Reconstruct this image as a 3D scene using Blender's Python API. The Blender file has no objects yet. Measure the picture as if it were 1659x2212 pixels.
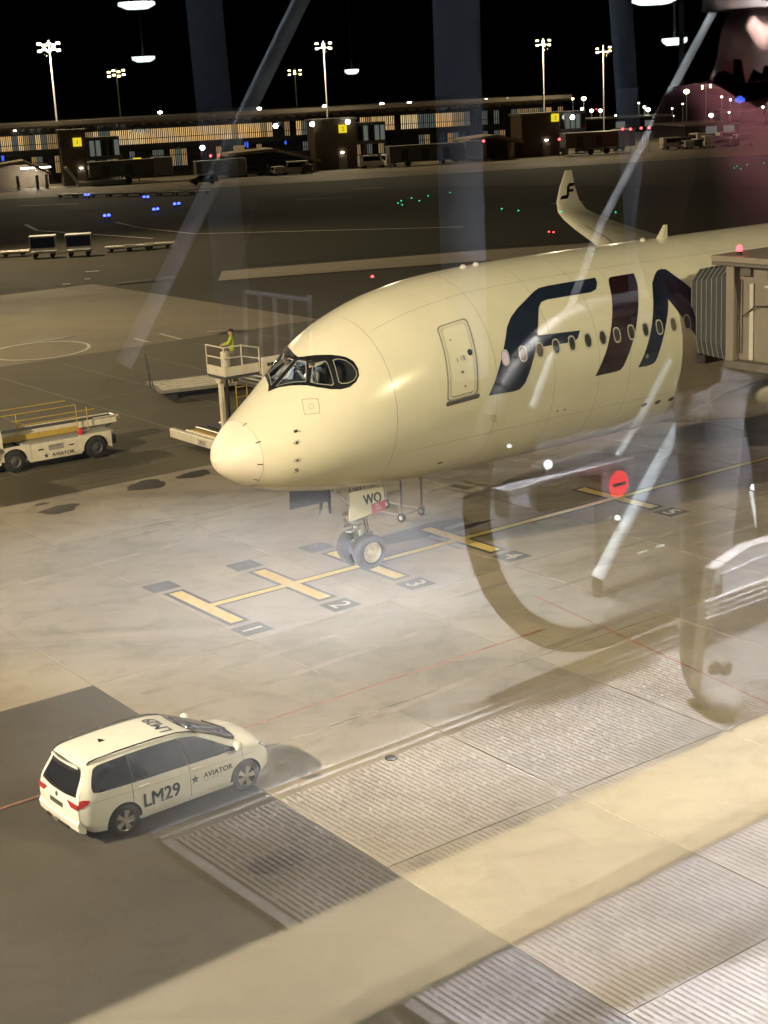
import bpy, bmesh, math, random
from mathutils import Matrix, Vector
random.seed(7)
PI = math.pi
scene = bpy.context.scene
col = scene.collection

# ------------------------------------------------------------------ camera
F_PX, PITCH, ROLL, EYE = 3287.0, 0.269, -0.050, 13.543      # focal length in pixels of a 1659x2212 frame
cam_data = bpy.data.cameras.new('camera'); cam = bpy.data.objects.new('camera', cam_data); col.objects.link(cam)
cp, sp, cr, sr = math.cos(PITCH), math.sin(PITCH), math.cos(ROLL), math.sin(ROLL)
R0, U0, F0 = Vector((1, 0, 0)), Vector((0, sp, cp)), Vector((0, cp, -sp))
RIGHT, UP = cr * R0 + sr * U0, -sr * R0 + cr * U0
cm = Matrix((RIGHT, UP, -F0)).transposed().to_4x4(); cm.translation = (0, 0, EYE); cam.matrix_world = cm
cam_data.sensor_fit = 'VERTICAL'; cam_data.sensor_height = 36; cam_data.lens = 36 * F_PX / 2212
cam_data.clip_start = 0.02; cam_data.clip_end = 3000
cam_data.dof.use_dof = True; cam_data.dof.focus_distance = 38; cam_data.dof.aperture_fstop = cam_data.lens / 1000 / 0.0032
scene.camera = cam

# ------------------------------------------------------------------ night sky and exposure
world = bpy.data.worlds.new('World'); scene.world = world; world.use_nodes = True
wn = world.node_tree; bg = wn.nodes['Background']
sky = wn.nodes.new('ShaderNodeTexSky'); sky.sky_type = 'NISHITA'; sky.sun_disc = False
sky.sun_elevation = math.radians(-9); sky.sun_rotation = math.radians(200)
wn.links.new(sky.outputs[0], bg.inputs[0]); bg.inputs[1].default_value = 0.12
scene.view_settings.view_transform = 'Standard'; scene.view_settings.look = 'None'
scene.view_settings.exposure = 0.0; scene.view_settings.gamma = 1.0
scene.render.engine = 'CYCLES'
try:
    scene.cycles.use_denoising = True
    scene.cycles.max_bounces = 5; scene.cycles.diffuse_bounces = 2; scene.cycles.glossy_bounces = 3; scene.cycles.transparent_max_bounces = 12
    scene.cycles.caustics_reflective = False; scene.cycles.caustics_refractive = False
    scene.cycles.sample_clamp_indirect = 80.0
except Exception: pass

def ray(px, py):
    dx, dy = px - 829.5, py - 1106
    x = (dx * cr + dy * sr) / F_PX; y = (-dx * sr + dy * cr) / F_PX
    return Vector((x, cp - y * sp, -sp - y * cp))
def G(px, py, z=0.0):
    r = ray(px, py); k = (z - EYE) / r.z
    return Vector((0, 0, EYE)) + k * r
def atY(px, py, Y):
    r = ray(px, py); return Vector((0, 0, EYE)) + r * (Y / r.y)

# ------------------------------------------------------------------ materials
def nd(nt, t, **kw):
    n = nt.nodes.new(t)
    for k, v in kw.items(): setattr(n, k, v)
    return n
def mat(name, c, rough=.5, metal=0., var=0., scale=3., bump=0., bscale=40., emit=None, estr=0., coat=0., spec=.5, rnd=0., c2=None, det=6.):
    m = bpy.data.materials.new(name); m.use_nodes = True; nt = m.node_tree
    b = nt.nodes['Principled BSDF']
    b.inputs['Base Color'].default_value = (*c, 1); b.inputs['Roughness'].default_value = rough; b.inputs['Metallic'].default_value = metal
    b.inputs['Coat Weight'].default_value = coat; b.inputs['Specular IOR Level'].default_value = spec
    if emit: b.inputs['Emission Color'].default_value = (*emit, 1); b.inputs['Emission Strength'].default_value = estr
    tc = nd(nt, 'ShaderNodeTexCoord')
    if var or c2:
        n = nd(nt, 'ShaderNodeTexNoise'); n.inputs['Scale'].default_value = scale; n.inputs['Detail'].default_value = det; n.inputs['Roughness'].default_value = .62
        nt.links.new(tc.outputs['Object'], n.inputs['Vector'])
        r = nd(nt, 'ShaderNodeValToRGB'); r.color_ramp.elements[0].position = .3; r.color_ramp.elements[1].position = .72
        a = c2 if c2 else tuple(x * (1 - var) for x in c); bb = c if c2 else tuple(min(1, x * (1 + var)) for x in c)
        r.color_ramp.elements[0].color = (*a, 1); r.color_ramp.elements[1].color = (*bb, 1)
        nt.links.new(n.outputs['Fac'], r.inputs[0]); out = r.outputs[0]
        if rnd:
            oi = nd(nt, 'ShaderNodeObjectInfo'); mr = nd(nt, 'ShaderNodeMapRange'); mr.inputs[3].default_value = 1 - rnd; mr.inputs[4].default_value = 1 + rnd
            nt.links.new(oi.outputs['Random'], mr.inputs[0])
            vm = nd(nt, 'ShaderNodeVectorMath', operation='SCALE'); nt.links.new(out, vm.inputs[0]); nt.links.new(mr.outputs[0], vm.inputs['Scale']); out = vm.outputs[0]
        nt.links.new(out, b.inputs['Base Color'])
        mr2 = nd(nt, 'ShaderNodeMapRange'); mr2.inputs[3].default_value = max(.02, rough - .12 * (rough > .3) - .03); mr2.inputs[4].default_value = min(1, rough + .1)
        nt.links.new(n.outputs['Fac'], mr2.inputs[0]); nt.links.new(mr2.outputs[0], b.inputs['Roughness'])
    if bump:
        n2 = nd(nt, 'ShaderNodeTexNoise'); n2.inputs['Scale'].default_value = bscale; n2.inputs['Detail'].default_value = 4
        nt.links.new(tc.outputs['Object'], n2.inputs['Vector'])
        bp = nd(nt, 'ShaderNodeBump'); bp.inputs['Strength'].default_value = bump; bp.inputs['Distance'].default_value = .02
        nt.links.new(n2.outputs['Fac'], bp.inputs['Height']); nt.links.new(bp.outputs[0], b.inputs['Normal'])
    return m
def ground_mat(name, c, dark, scale, stain=.5, rough=.75, rnd=0.):
    """weathered paving: broad tone drift, blotches, fine aggregate, tyre scuffs; world coordinates"""
    m = bpy.data.materials.new(name); m.use_nodes = True; nt = m.node_tree; b = nt.nodes['Principled BSDF']
    geo = nd(nt, 'ShaderNodeNewGeometry'); L = nt.links.new
    def noise(s, d, w=0., sx=1., rot=0.):
        mp = nd(nt, 'ShaderNodeMapping'); mp.inputs['Scale'].default_value = (s * sx, s, s); mp.inputs['Rotation'].default_value = (0, 0, rot)
        L(geo.outputs['Position'], mp.inputs[0]); n = nd(nt, 'ShaderNodeTexNoise'); n.inputs['Scale'].default_value = 1; n.inputs['Detail'].default_value = d; n.inputs['Roughness'].default_value = .65; n.inputs['Distortion'].default_value = w
        L(mp.outputs[0], n.inputs['Vector']); return n.outputs['Fac']
    def ramp(f, p0, p1, c0, c1):
        r = nd(nt, 'ShaderNodeValToRGB'); r.color_ramp.elements[0].position = p0; r.color_ramp.elements[1].position = p1
        r.color_ramp.elements[0].color = (*c0, 1); r.color_ramp.elements[1].color = (*c1, 1); L(f, r.inputs[0]); return r.outputs[0]
    def mul(a, bb, f=1.):
        x = nd(nt, 'ShaderNodeMix', data_type='RGBA', blend_type='MULTIPLY'); x.inputs[0].default_value = f; L(a, x.inputs[6]); L(bb, x.inputs[7]); return x.outputs[2]
    base = ramp(noise(scale, 5), .32, .7, dark, c)
    base = mul(base, ramp(noise(scale * 5.3, 6, .6), .28, .52, (.72, .72, .74), (1, 1, 1)), stain)
    base = mul(base, ramp(noise(scale * 2.1, 4, .3, .12, -.62), .34, .5, (.70, .70, .71), (1, 1, 1)), stain * .8)
    base = mul(base, ramp(noise(28, 4), .25, .75, (.80, .80, .80), (1.15, 1.15, 1.15)), .8)
    if rnd:
        oi = nd(nt, 'ShaderNodeObjectInfo'); mr = nd(nt, 'ShaderNodeMapRange'); mr.inputs[3].default_value = 1 - rnd; mr.inputs[4].default_value = 1 + rnd
        L(oi.outputs['Random'], mr.inputs[0]); vm = nd(nt, 'ShaderNodeVectorMath', operation='SCALE'); L(base, vm.inputs[0]); L(mr.outputs[0], vm.inputs['Scale']); base = vm.outputs[0]
    L(base, b.inputs['Base Color'])
    rr = nd(nt, 'ShaderNodeMapRange'); rr.inputs[3].default_value = rough - .15; rr.inputs[4].default_value = rough + .12; L(noise(scale * 4, 5), rr.inputs[0]); L(rr.outputs[0], b.inputs['Roughness'])
    bp = nd(nt, 'ShaderNodeBump'); bp.inputs['Strength'].default_value = .25; bp.inputs['Distance'].default_value = .01; L(noise(35, 4), bp.inputs['Height']); L(bp.outputs[0], b.inputs['Normal'])
    return m
def glass_mat(name, tint=(1, 1, 1), ior=1.5, gain=1.0, rough=0.0):
    """thin pane: what is not mirrored by the two faces passes straight through"""
    m = bpy.data.materials.new(name); m.use_nodes = True; nt = m.node_tree; nt.nodes.remove(nt.nodes['Principled BSDF'])
    o = nt.nodes['Material Output']; t = nd(nt, 'ShaderNodeBsdfTransparent'); t.inputs[0].default_value = (*tint, 1)
    g = nd(nt, 'ShaderNodeBsdfGlossy'); g.inputs['Roughness'].default_value = rough
    fr = nd(nt, 'ShaderNodeFresnel'); geo = nd(nt, 'ShaderNodeNewGeometry')       # same mirror strength from either side of the sheet
    mi_ = nd(nt, 'ShaderNodeMapRange'); mi_.inputs[3].default_value = ior; mi_.inputs[4].default_value = 1 / ior
    nt.links.new(geo.outputs['Backfacing'], mi_.inputs[0]); nt.links.new(mi_.outputs[0], fr.inputs[0])
    ml = nd(nt, 'ShaderNodeMath', operation='MULTIPLY', use_clamp=True); ml.inputs[1].default_value = gain
    mx = nd(nt, 'ShaderNodeMixShader'); L = nt.links.new
    L(fr.outputs[0], ml.inputs[0]); L(ml.outputs[0], mx.inputs[0]); L(t.outputs[0], mx.inputs[1]); L(g.outputs[0], mx.inputs[2]); L(mx.outputs[0], o.inputs[0])
    return m
def lamp_mat(name, c, s):
    m = bpy.data.materials.new(name); m.use_nodes = True; nt = m.node_tree; nt.nodes.remove(nt.nodes['Principled BSDF'])
    e = nd(nt, 'ShaderNodeEmission'); e.inputs[0].default_value = (*c, 1); e.inputs[1].default_value = s
    nt.links.new(e.outputs[0], nt.nodes['Material Output'].inputs[0]); return m

M = dict(
    concrete=ground_mat('concrete', (.36, .33, .285), (.25, .225, .19), .16, .95, .72, .11),
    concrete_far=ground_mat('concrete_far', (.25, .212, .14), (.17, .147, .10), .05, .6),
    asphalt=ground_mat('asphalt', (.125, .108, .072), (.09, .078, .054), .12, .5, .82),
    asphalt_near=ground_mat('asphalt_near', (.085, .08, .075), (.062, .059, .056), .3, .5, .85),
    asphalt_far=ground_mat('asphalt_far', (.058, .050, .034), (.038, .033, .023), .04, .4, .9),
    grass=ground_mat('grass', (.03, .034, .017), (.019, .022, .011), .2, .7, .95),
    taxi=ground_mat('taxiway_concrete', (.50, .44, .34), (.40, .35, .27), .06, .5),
    joint=mat('joint', (.09, .085, .075), .9, var=.3, scale=2),
    yellow=mat('yellow_paint', (.64, .52, .20), .6, var=.16, scale=6, bump=.2, bscale=30),
    paintblack=mat('marking_border', (.06, .06, .06), .75, var=.3, scale=7),
    white_line=mat('white_line_paint', (.5, .48, .42), .65, var=.25, scale=4),
    red_line=mat('red_line_paint', (.30, .16, .13), .65, var=.4, scale=3),
    oil=mat('oil_and_dark_patch', (.035, .03, .026), .5, var=.3, scale=3),
    skin_paint=mat('aircraft_white', (.80, .79, .68), .20, coat=.4, var=.06, scale=.5, bump=.02, bscale=2.5),
    radome=mat('radome_white', (.80, .76, .70), .5, coat=.0, var=.03, scale=.8),
    navy=mat('livery_navy', (.012, .02, .045), .2, coat=.4),
    red_reflection=mat('letter_red_reflection', (.022, .006, .009), .2, coat=.4),  # red reflection painted into the navy of the letter I
    black=mat('black_gloss', (.012, .012, .013), .25, coat=.3),
    blackmatt=mat('black_matt', (.02, .02, .02), .7, var=.3, scale=8),
    darkgrey=mat('dark_grey', (.07, .07, .075), .6, var=.25, scale=5),
    grey=mat('grey_paint', (.30, .30, .30), .5, var=.12, scale=4),
    lightgrey=mat('light_grey', (.55, .54, .52), .45, var=.1, scale=3),
    steel=mat('bare_steel', (.55, .55, .55), .32, metal=1., var=.15, scale=6),
    chrome=mat('bright_metal', (.75, .75, .75), .15, metal=1.),
    rubber_mark=mat('rubber_mark', (.21, .19, .16), .8, var=.0, c2=(.33, .30, .26), scale=1.1),
    rubber=mat('tyre_rubber', (.022, .022, .024), .82, var=.25, scale=9, bump=.2, bscale=60),
    rimgrey=mat('rim_alloy', (.55, .54, .52), .35, metal=.7, var=.1, scale=5),
    rimwhite=mat('rim_white', (.70, .68, .62), .45, var=.12, scale=8),
    cab_dark=mat('flight_deck_lining', (.03, .032, .036), .8),
    shirt=mat('white_shirt', (.75, .75, .75), .8, var=.06, scale=14, bump=.3, bscale=30),
    skin=mat('skin', (.42, .25, .18), .55, var=.06, scale=10),
    hair=mat('hair_dark', (.03, .02, .015), .6),
    hivis=mat('hi_vis_yellow', (.42, .46, .04), .75, var=.12, scale=9, bump=.4, bscale=18),
    trousers=mat('work_trousers', (.03, .033, .04), .85, var=.25, scale=8, bump=.4, bscale=22),
    workgrey=mat('pale_work_trousers', (.32, .30, .25), .85, var=.15, scale=8, bump=.4, bscale=22),
    carwhite=mat('car_white', (.85, .87, .89), .22, coat=.6, var=.02, scale=1.5),
    carglass=mat('car_dark_glass', (.004, .004, .005), .04, spec=.35),
    tail=mat('tail_lamp_red', (.45, .012, .015), .12, coat=.6, var=.35, scale=12),
    headlamp=mat('headlamp_lens', (.55, .60, .64), .1, emit=(.8, .95, 1), estr=.25, metal=.2, var=.3, scale=9),
    lettering=mat('lettering_blue', (.018, .04, .09), .4),
    lettering_black=mat('lettering_black', (.015, .015, .018), .4), facepaint=mat('faint_line', (.20, .185, .15), .8, var=.3, scale=2),
    redtag=mat('red_tag', (.5, .03, .05), .5),
    whitetag=mat('white_lettering', (.75, .73, .7), .5),
    loader_white=mat('loader_white', (.66, .62, .54), .45, var=.12, scale=3),
    loader_yellow=mat('loader_yellow', (.46, .33, .07), .5, var=.14, scale=5),
    roller=mat('roller_metal', (.42, .40, .36), .4, metal=.7, var=.2, scale=8),
    bluecurtain=mat('blue_curtain', (.012, .018, .07), .75, var=.25, scale=6),
    bridge=mat('bridge_panel', (.23, .215, .195), .5, var=.08, scale=2),
    bridge_dark=mat('bridge_panel_dark', (.12, .115, .11), .55, var=.12, scale=2),
    hood=mat('hood_fabric', (.045, .055, .07), .75, var=.2, scale=5),
    brown=mat('brown_cladding', (.085, .055, .03), .65, var=.15, scale=.6),
    roofmat=mat('terminal_roof', (.12, .105, .085), .6, var=.15, scale=.4),
    soffit=mat('terminal_soffit', (.30, .24, .17), .6, var=.1, scale=.5),
    mullion=mat('mullion_dark', (.04, .037, .033), .5),
    curtain=mat('facade_dark_glass', (.02, .02, .02), .08, spec=.6),
    warm=lamp_mat('lit_hall', (1.0, .62, .26), .85),
    warm2=lamp_mat('lit_hall_bright', (1.0, .72, .36), .95), dimwarm=lamp_mat('lit_hall_dim', (1.0, .64, .28), .36),
    cool=lamp_mat('lit_hall_cool', (.75, .82, .72), .16),
    yel_sign=lamp_mat('yellow_sign', (1.0, .80, .03), .95),
    blu_sign=lamp_mat('blue_sign', (.05, .13, 1.0), 1.2),
    white_lamp=lamp_mat('white_lamp', (1.0, .95, .85), 22),
    flood_lamp=lamp_mat('flood_lamp', (1.0, .92, .62), 30),
    flood_lamp2=lamp_mat('flood_lamp_yellow', (1.0, .84, .34), 20),
    red_lamp=lamp_mat('red_lamp', (1.0, .05, .06), 9),
    green_lamp=lamp_mat('green_lamp', (.05, 1.0, .45), 1.4),
    blue_lamp=lamp_mat('blue_lamp', (.06, .10, 1.0), 6),
)

# ------------------------------------------------------------------ mesh helpers
class MB:
    def __init__(s): s.v = []; s.f = []; s.m = []; s.T = Matrix()
    def add(s, vs, fs, mi=0):
        o = len(s.v); s.v += [tuple(s.T @ Vector(p)) for p in vs]; s.f += [tuple(o + i for i in f) for f in fs]; s.m += [mi] * len(fs); return s
    def box(s, c, d, rz=0., mi=0, ch=0.):
        x, y, z = d[0] / 2, d[1] / 2, d[2] / 2; ca, sa = math.cos(rz), math.sin(rz)
        if ch:
            ch = min(ch, .45 * min(d)); ring = []
            for sz, ins in ((-z, ch), (-z + ch, 0), (z - ch, 0), (z, ch)):
                a, b = x - ins, y - ins
                ring.append([(-a + ch, -b, sz), (a - ch, -b, sz), (a, -b + ch, sz), (a, b - ch, sz), (a - ch, b, sz), (-a + ch, b, sz), (-a, b - ch, sz), (-a, -b + ch, sz)])
            vs = [p for r in ring for p in r]; fs = [tuple(range(7, -1, -1)), tuple(range(24, 32))]
            for k in range(3):
                for i in range(8): fs.append((k * 8 + i, k * 8 + (i + 1) % 8, k * 8 + 8 + (i + 1) % 8, k * 8 + 8 + i))
        else:
            vs = [(-x, -y, -z), (x, -y, -z), (x, y, -z), (-x, y, -z), (-x, -y, z), (x, -y, z), (x, y, z), (-x, y, z)]
            fs = [(3, 2, 1, 0), (4, 5, 6, 7), (0, 1, 5, 4), (1, 2, 6, 5), (2, 3, 7, 6), (3, 0, 4, 7)]
        return s.add([(c[0] + ca * p[0] - sa * p[1], c[1] + sa * p[0] + ca * p[1], c[2] + p[2]) for p in vs], fs, mi)
    def bb(s, a, b, mi=0, ch=0.):
        return s.box([(a[i] + b[i]) / 2 for i in range(3)], [abs(b[i] - a[i]) for i in range(3)], 0, mi, ch)
    def cyl(s, p0, p1, r0, r1=None, n=12, mi=0, cap=True):
        r1 = r0 if r1 is None else r1; p0, p1 = Vector(p0), Vector(p1); d = (p1 - p0).normalized()
        a = d.orthogonal().normalized(); b = d.cross(a); vs = []
        for p, r in ((p0, r0), (p1, r1)):
            for i in range(n): t = 2 * PI * i / n; vs.append(tuple(p + r * (math.cos(t) * a + math.sin(t) * b)))
        fs = [(i, (i + 1) % n, n + (i + 1) % n, n + i) for i in range(n)]
        if cap: fs += [tuple(range(n - 1, -1, -1)), tuple(range(n, 2 * n))]
        return s.add(vs, fs, mi)
    def tube(s, pts, r, n=8, mi=0):
        for a, b in zip(pts[:-1], pts[1:]):
            if (Vector(a) - Vector(b)).length > 1e-5: s.cyl(a, b, r, r, n, mi)
        return s
    def lathe(s, prof, o=(0, 0, 0), ax=(0, 1, 0), n=28, mi=0, close=False):
        o = Vector(o); ax = Vector(ax).normalized(); a = ax.orthogonal().normalized(); b = ax.cross(a); vs = []
        for h, r in prof:
            for i in range(n): t = 2 * PI * i / n; vs.append(tuple(o + ax * h + r * (math.cos(t) * a + math.sin(t) * b)))
        fs = [(k * n + i, k * n + (i + 1) % n, (k + 1) * n + (i + 1) % n, (k + 1) * n + i) for k in range(len(prof) - 1) for i in range(n)]
        if not close: fs += [tuple(range(n - 1, -1, -1)), tuple((len(prof) - 1) * n + i for i in range(n))]
        return s.add(vs, fs, mi)
    def prism(s, poly, d0, d1, fn, mi=0):
        n = len(poly); vs = [fn(x, y, d0) for x, y in poly] + [fn(x, y, d1) for x, y in poly]
        fs = [tuple(range(n - 1, -1, -1)), tuple(range(n, 2 * n))] + [(i, (i + 1) % n, n + (i + 1) % n, n + i) for i in range(n)]
        return s.add(vs, fs, mi)
    def loft(s, rings, mi=0, cap=True):
        n = len(rings[0]); vs = [p for r in rings for p in r]
        fs = [(k * n + i, k * n + (i + 1) % n, (k + 1) * n + (i + 1) % n, (k + 1) * n + i) for k in range(len(rings) - 1) for i in range(n)]
        if cap: fs += [tuple(range(n - 1, -1, -1)), tuple((len(rings) - 1) * n + i for i in range(n))]
        return s.add(vs, fs, mi)
    def build(s, name, mt, parent=None, smooth=None, fix=True):
        me = bpy.data.meshes.new(name); me.from_pydata(s.v, [], s.f)
        ms = mt if isinstance(mt, (list, tuple)) else [mt]
        for x in ms: me.materials.append(M[x] if isinstance(x, str) else x)
        if len(ms) > 1: me.polygons.foreach_set('material_index', s.m)
        if fix:
            bm = bmesh.new(); bm.from_mesh(me); bmesh.ops.recalc_face_normals(bm, faces=bm.faces); bm.to_mesh(me); bm.free()
        if smooth is not None:
            me.polygons.foreach_set('use_smooth', [True] * len(me.polygons)); me.set_sharp_from_angle(angle=math.radians(smooth))
        o = bpy.data.objects.new(name, me); col.objects.link(o)
        if parent: o.parent = parent
        return o
def tag(o, label=None, cat=None, group=None, kind=None):
    if label: o['label'] = label
    if cat: o['category'] = cat
    if group: o['group'] = group
    if kind: o['kind'] = kind
    return o
def empty(name, loc=(0, 0, 0), rz=0., label=None, cat=None, group=None):
    o = bpy.data.objects.new(name, None); col.objects.link(o); o.location = loc; o.rotation_euler = (0, 0, rz); o.empty_display_size = .2
    return tag(o, label, cat, group)
def copy_tree(o, parent=None):
    c = o.copy(); col.objects.link(c); c.parent = parent
    for ch in list(o.children): copy_tree(ch, c)
    return c
def sheet(name, poly, z, mt, kind='structure', parent=None):
    """flat paving sheet from ground points"""
    b = MB(); b.add([(p[0], p[1], z) for p in poly], [tuple(range(len(poly)))]); o = b.build(name, mt, parent, fix=False)
    bm = bmesh.new(); bm.from_mesh(o.data); bmesh.ops.triangulate(bm, faces=bm.faces)
    for f in bm.faces:
        if f.normal.z < 0: f.normal_flip()
    bm.to_mesh(o.data); bm.free()
    if parent is None: o['kind'] = kind
    return o
def strip(name, a, b, w, z, mt, parent=None):
    a, b = Vector((a[0], a[1])), Vector((b[0], b[1])); d = (b - a).normalized(); n = Vector((-d.y, d.x)) * w / 2
    return sheet(name, [a - n, b - n, b + n, a + n], z, mt, parent=parent)
def text_mesh(body, size, bold=0., sx=1., align='LEFT', spacing=1.):
    """triangulated lettering in the xy plane, list of verts and faces"""
    cu = bpy.data.curves.new('t', 'FONT'); cu.body = body; cu.size = size; cu.offset = bold; cu.align_x = align; cu.space_character = spacing; cu.resolution_u = 3
    o = bpy.data.objects.new('t', cu); col.objects.link(o); dg = bpy.context.evaluated_depsgraph_get(); dg.update()
    me = bpy.data.meshes.new_from_object(o.evaluated_get(dg)); vs = [(v.co.x * sx, v.co.y) for v in me.vertices]; fs = [tuple(p.vertices) for p in me.polygons]
    bpy.data.objects.remove(o); bpy.data.meshes.remove(me); return vs, fs
def lettering(name, body, size, fn, mt, parent=None, **kw):
    bold = kw.pop('bold', 0.); vs, fs = text_mesh(body, size, **kw); b = MB()
    shifts = ((0, 0),) if not bold else ((-bold, 0), (bold, bold * .6), (bold, -bold * .6), (0, 0))
    for k, (dx, dy) in enumerate(shifts):
        b.add([tuple(Vector(fn(x + dx, y + dy)) ) for x, y in vs], fs)
        if k: b.v[-len(vs):] = [(p[0], p[1] - .0006 * k, p[2] + .0006 * k) for p in b.v[-len(vs):]]
    return b.build(name, mt, parent, fix=False)
STAR = [(math.sin(i * PI / 5) * (1 if i % 2 == 0 else .42), math.cos(i * PI / 5) * (1 if i % 2 == 0 else .42)) for i in range(10)]
def pchip(xs, ys, x):
    n = len(xs); x = min(max(x, xs[0]), xs[-1]); h = [xs[i + 1] - xs[i] for i in range(n - 1)]; d = [(ys[i + 1] - ys[i]) / h[i] for i in range(n - 1)]
    def m(i):
        if i == 0: return d[0]
        if i == n - 1: return d[-1] if abs(d[-1]) < .02 else d[-1]
        return 0. if d[i - 1] * d[i] <= 0 else 2 * d[i - 1] * d[i] / (d[i - 1] + d[i])
    i = 0
    while i < n - 2 and x > xs[i + 1]: i += 1
    t = (x - xs[i]) / h[i]
    return ys[i] * (1 + 2 * t) * (1 - t) ** 2 + m(i) * h[i] * t * (1 - t) ** 2 + ys[i + 1] * t * t * (3 - 2 * t) + m(i + 1) * h[i] * t * t * (t - 1)
def patch(name, loops, fn, mt, parent, cuts_x=(), cuts_y=(), smooth=40, thick=0.):
    """a panel lying on a curved surface: outline loops (holes allowed) in surface coordinates, cut so that it follows fn(x, y)"""
    bm = bmesh.new(); es = []
    for lp in loops:
        vs = [bm.verts.new((x, y, 0)) for x, y in lp]; es += [bm.edges.new((vs[i], vs[(i + 1) % len(vs)])) for i in range(len(vs))]
    if len(loops) == 1: bm.faces.new([v for v in bm.verts])
    else: bmesh.ops.triangle_fill(bm, use_beauty=True, use_dissolve=False, edges=es)
    for cx in cuts_x: bmesh.ops.bisect_plane(bm, geom=bm.verts[:] + bm.edges[:] + bm.faces[:], plane_co=(cx, 0, 0), plane_no=(1, 0, 0))
    for cy in cuts_y: bmesh.ops.bisect_plane(bm, geom=bm.verts[:] + bm.edges[:] + bm.faces[:], plane_co=(0, cy, 0), plane_no=(0, 1, 0))
    bmesh.ops.triangulate(bm, faces=bm.faces)
    for v in bm.verts: v.co = fn(v.co.x, v.co.y)
    me = bpy.data.meshes.new(name); bm.to_mesh(me); bm.free(); me.materials.append(M[mt] if isinstance(mt, str) else mt)
    if smooth: me.polygons.foreach_set('use_smooth', [True] * len(me.polygons))
    o = bpy.data.objects.new(name, me); col.objects.link(o); o.parent = parent
    return o
def frange(a, b, st):
    r = []; x = a
    while x < b: r.append(x); x += st
    return r
def arc(c, r, a0, a1, n, ry=None):
    ry = r if ry is None else ry
    return [(c[0] + r * math.cos(a0 + (a1 - a0) * i / n), c[1] + ry * math.sin(a0 + (a1 - a0) * i / n)) for i in range(n + 1)]
# ------------------------------------------------------------------ floodlights of the stand (on masts, out of frame)
AX, AY, AYAW = -4.587, 40.508, 0.623
ca, sa = math.cos(AYAW), math.sin(AYAW)
def A2W(s, t, z=0.): return Vector((AX + ca * s - sa * t, AY + sa * s + ca * t, z))
def flood_mast(x, y, h, target, watts, colr, label, spread=95, group='floodlight masts of this stand', size=.35):
    root = empty('floodlight_mast', (x, y, 0), 0, label, 'light mast', group)
    b = MB(); b.cyl((0, 0, 0), (0, 0, h), .28, .13, 12); b.cyl((0, 0, 0), (0, 0, .4), .5, .45, 12); b.build('pole', 'lightgrey', root, 30)
    d = (Vector(target) - Vector((x, y, h)))
    yaw = math.atan2(d.y, d.x)
    b = MB(); b.box((0, 0, h), (.2, 2.4, .2), yaw); b.build('crossarm', 'grey', root)
    for k in (-.8, 0, .8):
        off = Vector((-math.sin(yaw) * k, math.cos(yaw) * k, h + .35))
        b = MB(); b.box(off, (.3, .6, .5), yaw, ch=.05); b.build('lamp_head', 'darkgrey', root)
        f = off + Vector((math.cos(yaw), math.sin(yaw), -.1)) * .17
        b = MB(); b.box(f, (.02, .5, .4), yaw); b.build('lamp_glass', 'flood_lamp', root)
    L = bpy.data.lights.new('floodlight', 'SPOT'); L.energy = watts; L.color = colr; L.spot_size = math.radians(spread); L.spot_blend = .8; L.shadow_soft_size = size
    lo = bpy.data.objects.new('floodlight', L); col.objects.link(lo); lo.parent = root
    lo.location = Vector((math.cos(yaw), math.sin(yaw), 0)) * .5 + Vector((0, 0, h + .3))
    lo.rotation_euler = d.to_track_quat('-Z', 'Y').to_euler()
    return root
SOD = (1.0, .86, .50); SOD2 = (1.0, .785, .475)
flood_mast(-34, 12, 24, (-11, 40, 0), 150000, SOD2, 'tall floodlight mast standing beside the apron before the parked car')
flood_mast(30, 10, 26, (4, 44, 1), 40000, SOD, 'tall floodlight mast standing beside the boarding bridge')
flood_mast(-52, 92, 25, (-18, 80, 0), 85000, SOD2, 'tall floodlight mast standing beyond the belt loader')
flood_mast(-40, 150, 26, (-16, 140, 0), 55000, SOD2, 'tall floodlight mast standing beside the baggage carts', spread=120)

# ------------------------------------------------------------------ ground
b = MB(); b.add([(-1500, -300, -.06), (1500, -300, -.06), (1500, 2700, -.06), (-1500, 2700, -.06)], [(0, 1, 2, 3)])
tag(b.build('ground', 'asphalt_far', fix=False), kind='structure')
def aq(s0, s1, t0, t1): return [A2W(s0, t0), A2W(s1, t0), A2W(s1, t1), A2W(s0, t1)]
apron = MB(); apron.add([(-30, -45, -.03), (42, -45, -.03), (42, 14.8, -.03), (-30, 14.8, -.03)], [(0, 1, 2, 3)])
apron = tag(apron.build('apron', 'joint', fix=False), kind='structure'); apron.location = (AX, AY, 0); apron.rotation_euler = (0, 0, AYAW)
SS0, DS, TT0, DT = -5.6, 4.5, -3.2, 6.0
smesh = MB().bb((.012, .012, -.025), (DS - .012, DT - .012, 0), ch=.006).build('slab', 'concrete').data
bpy.data.objects.remove(bpy.data.objects['slab'])
for i in range(-3, 9):
    for j in range(-4, 3):
        if i < 0 and j < 0: continue                       # asphalt stand under the car
        o = bpy.data.objects.new('slab', smesh); col.objects.link(o); o.parent = apron
        o.location = (SS0 + i * DS, TT0 + j * DT, random.uniform(-.003, .003))
sheet('asphalt_stand', aq(-30, SS0 - .02, -45, TT0 - .02), -.008, 'asphalt_near')
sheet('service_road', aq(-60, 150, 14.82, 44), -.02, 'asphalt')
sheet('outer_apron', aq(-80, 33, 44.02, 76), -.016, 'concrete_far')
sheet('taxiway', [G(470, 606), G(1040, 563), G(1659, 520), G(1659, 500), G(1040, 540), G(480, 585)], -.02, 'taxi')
sheet('terminal_apron', [(-160, 238), (-20, 252), (60, 268), (220, 300), (220, 420), (-160, 420)], -.03, 'concrete_far')
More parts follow.
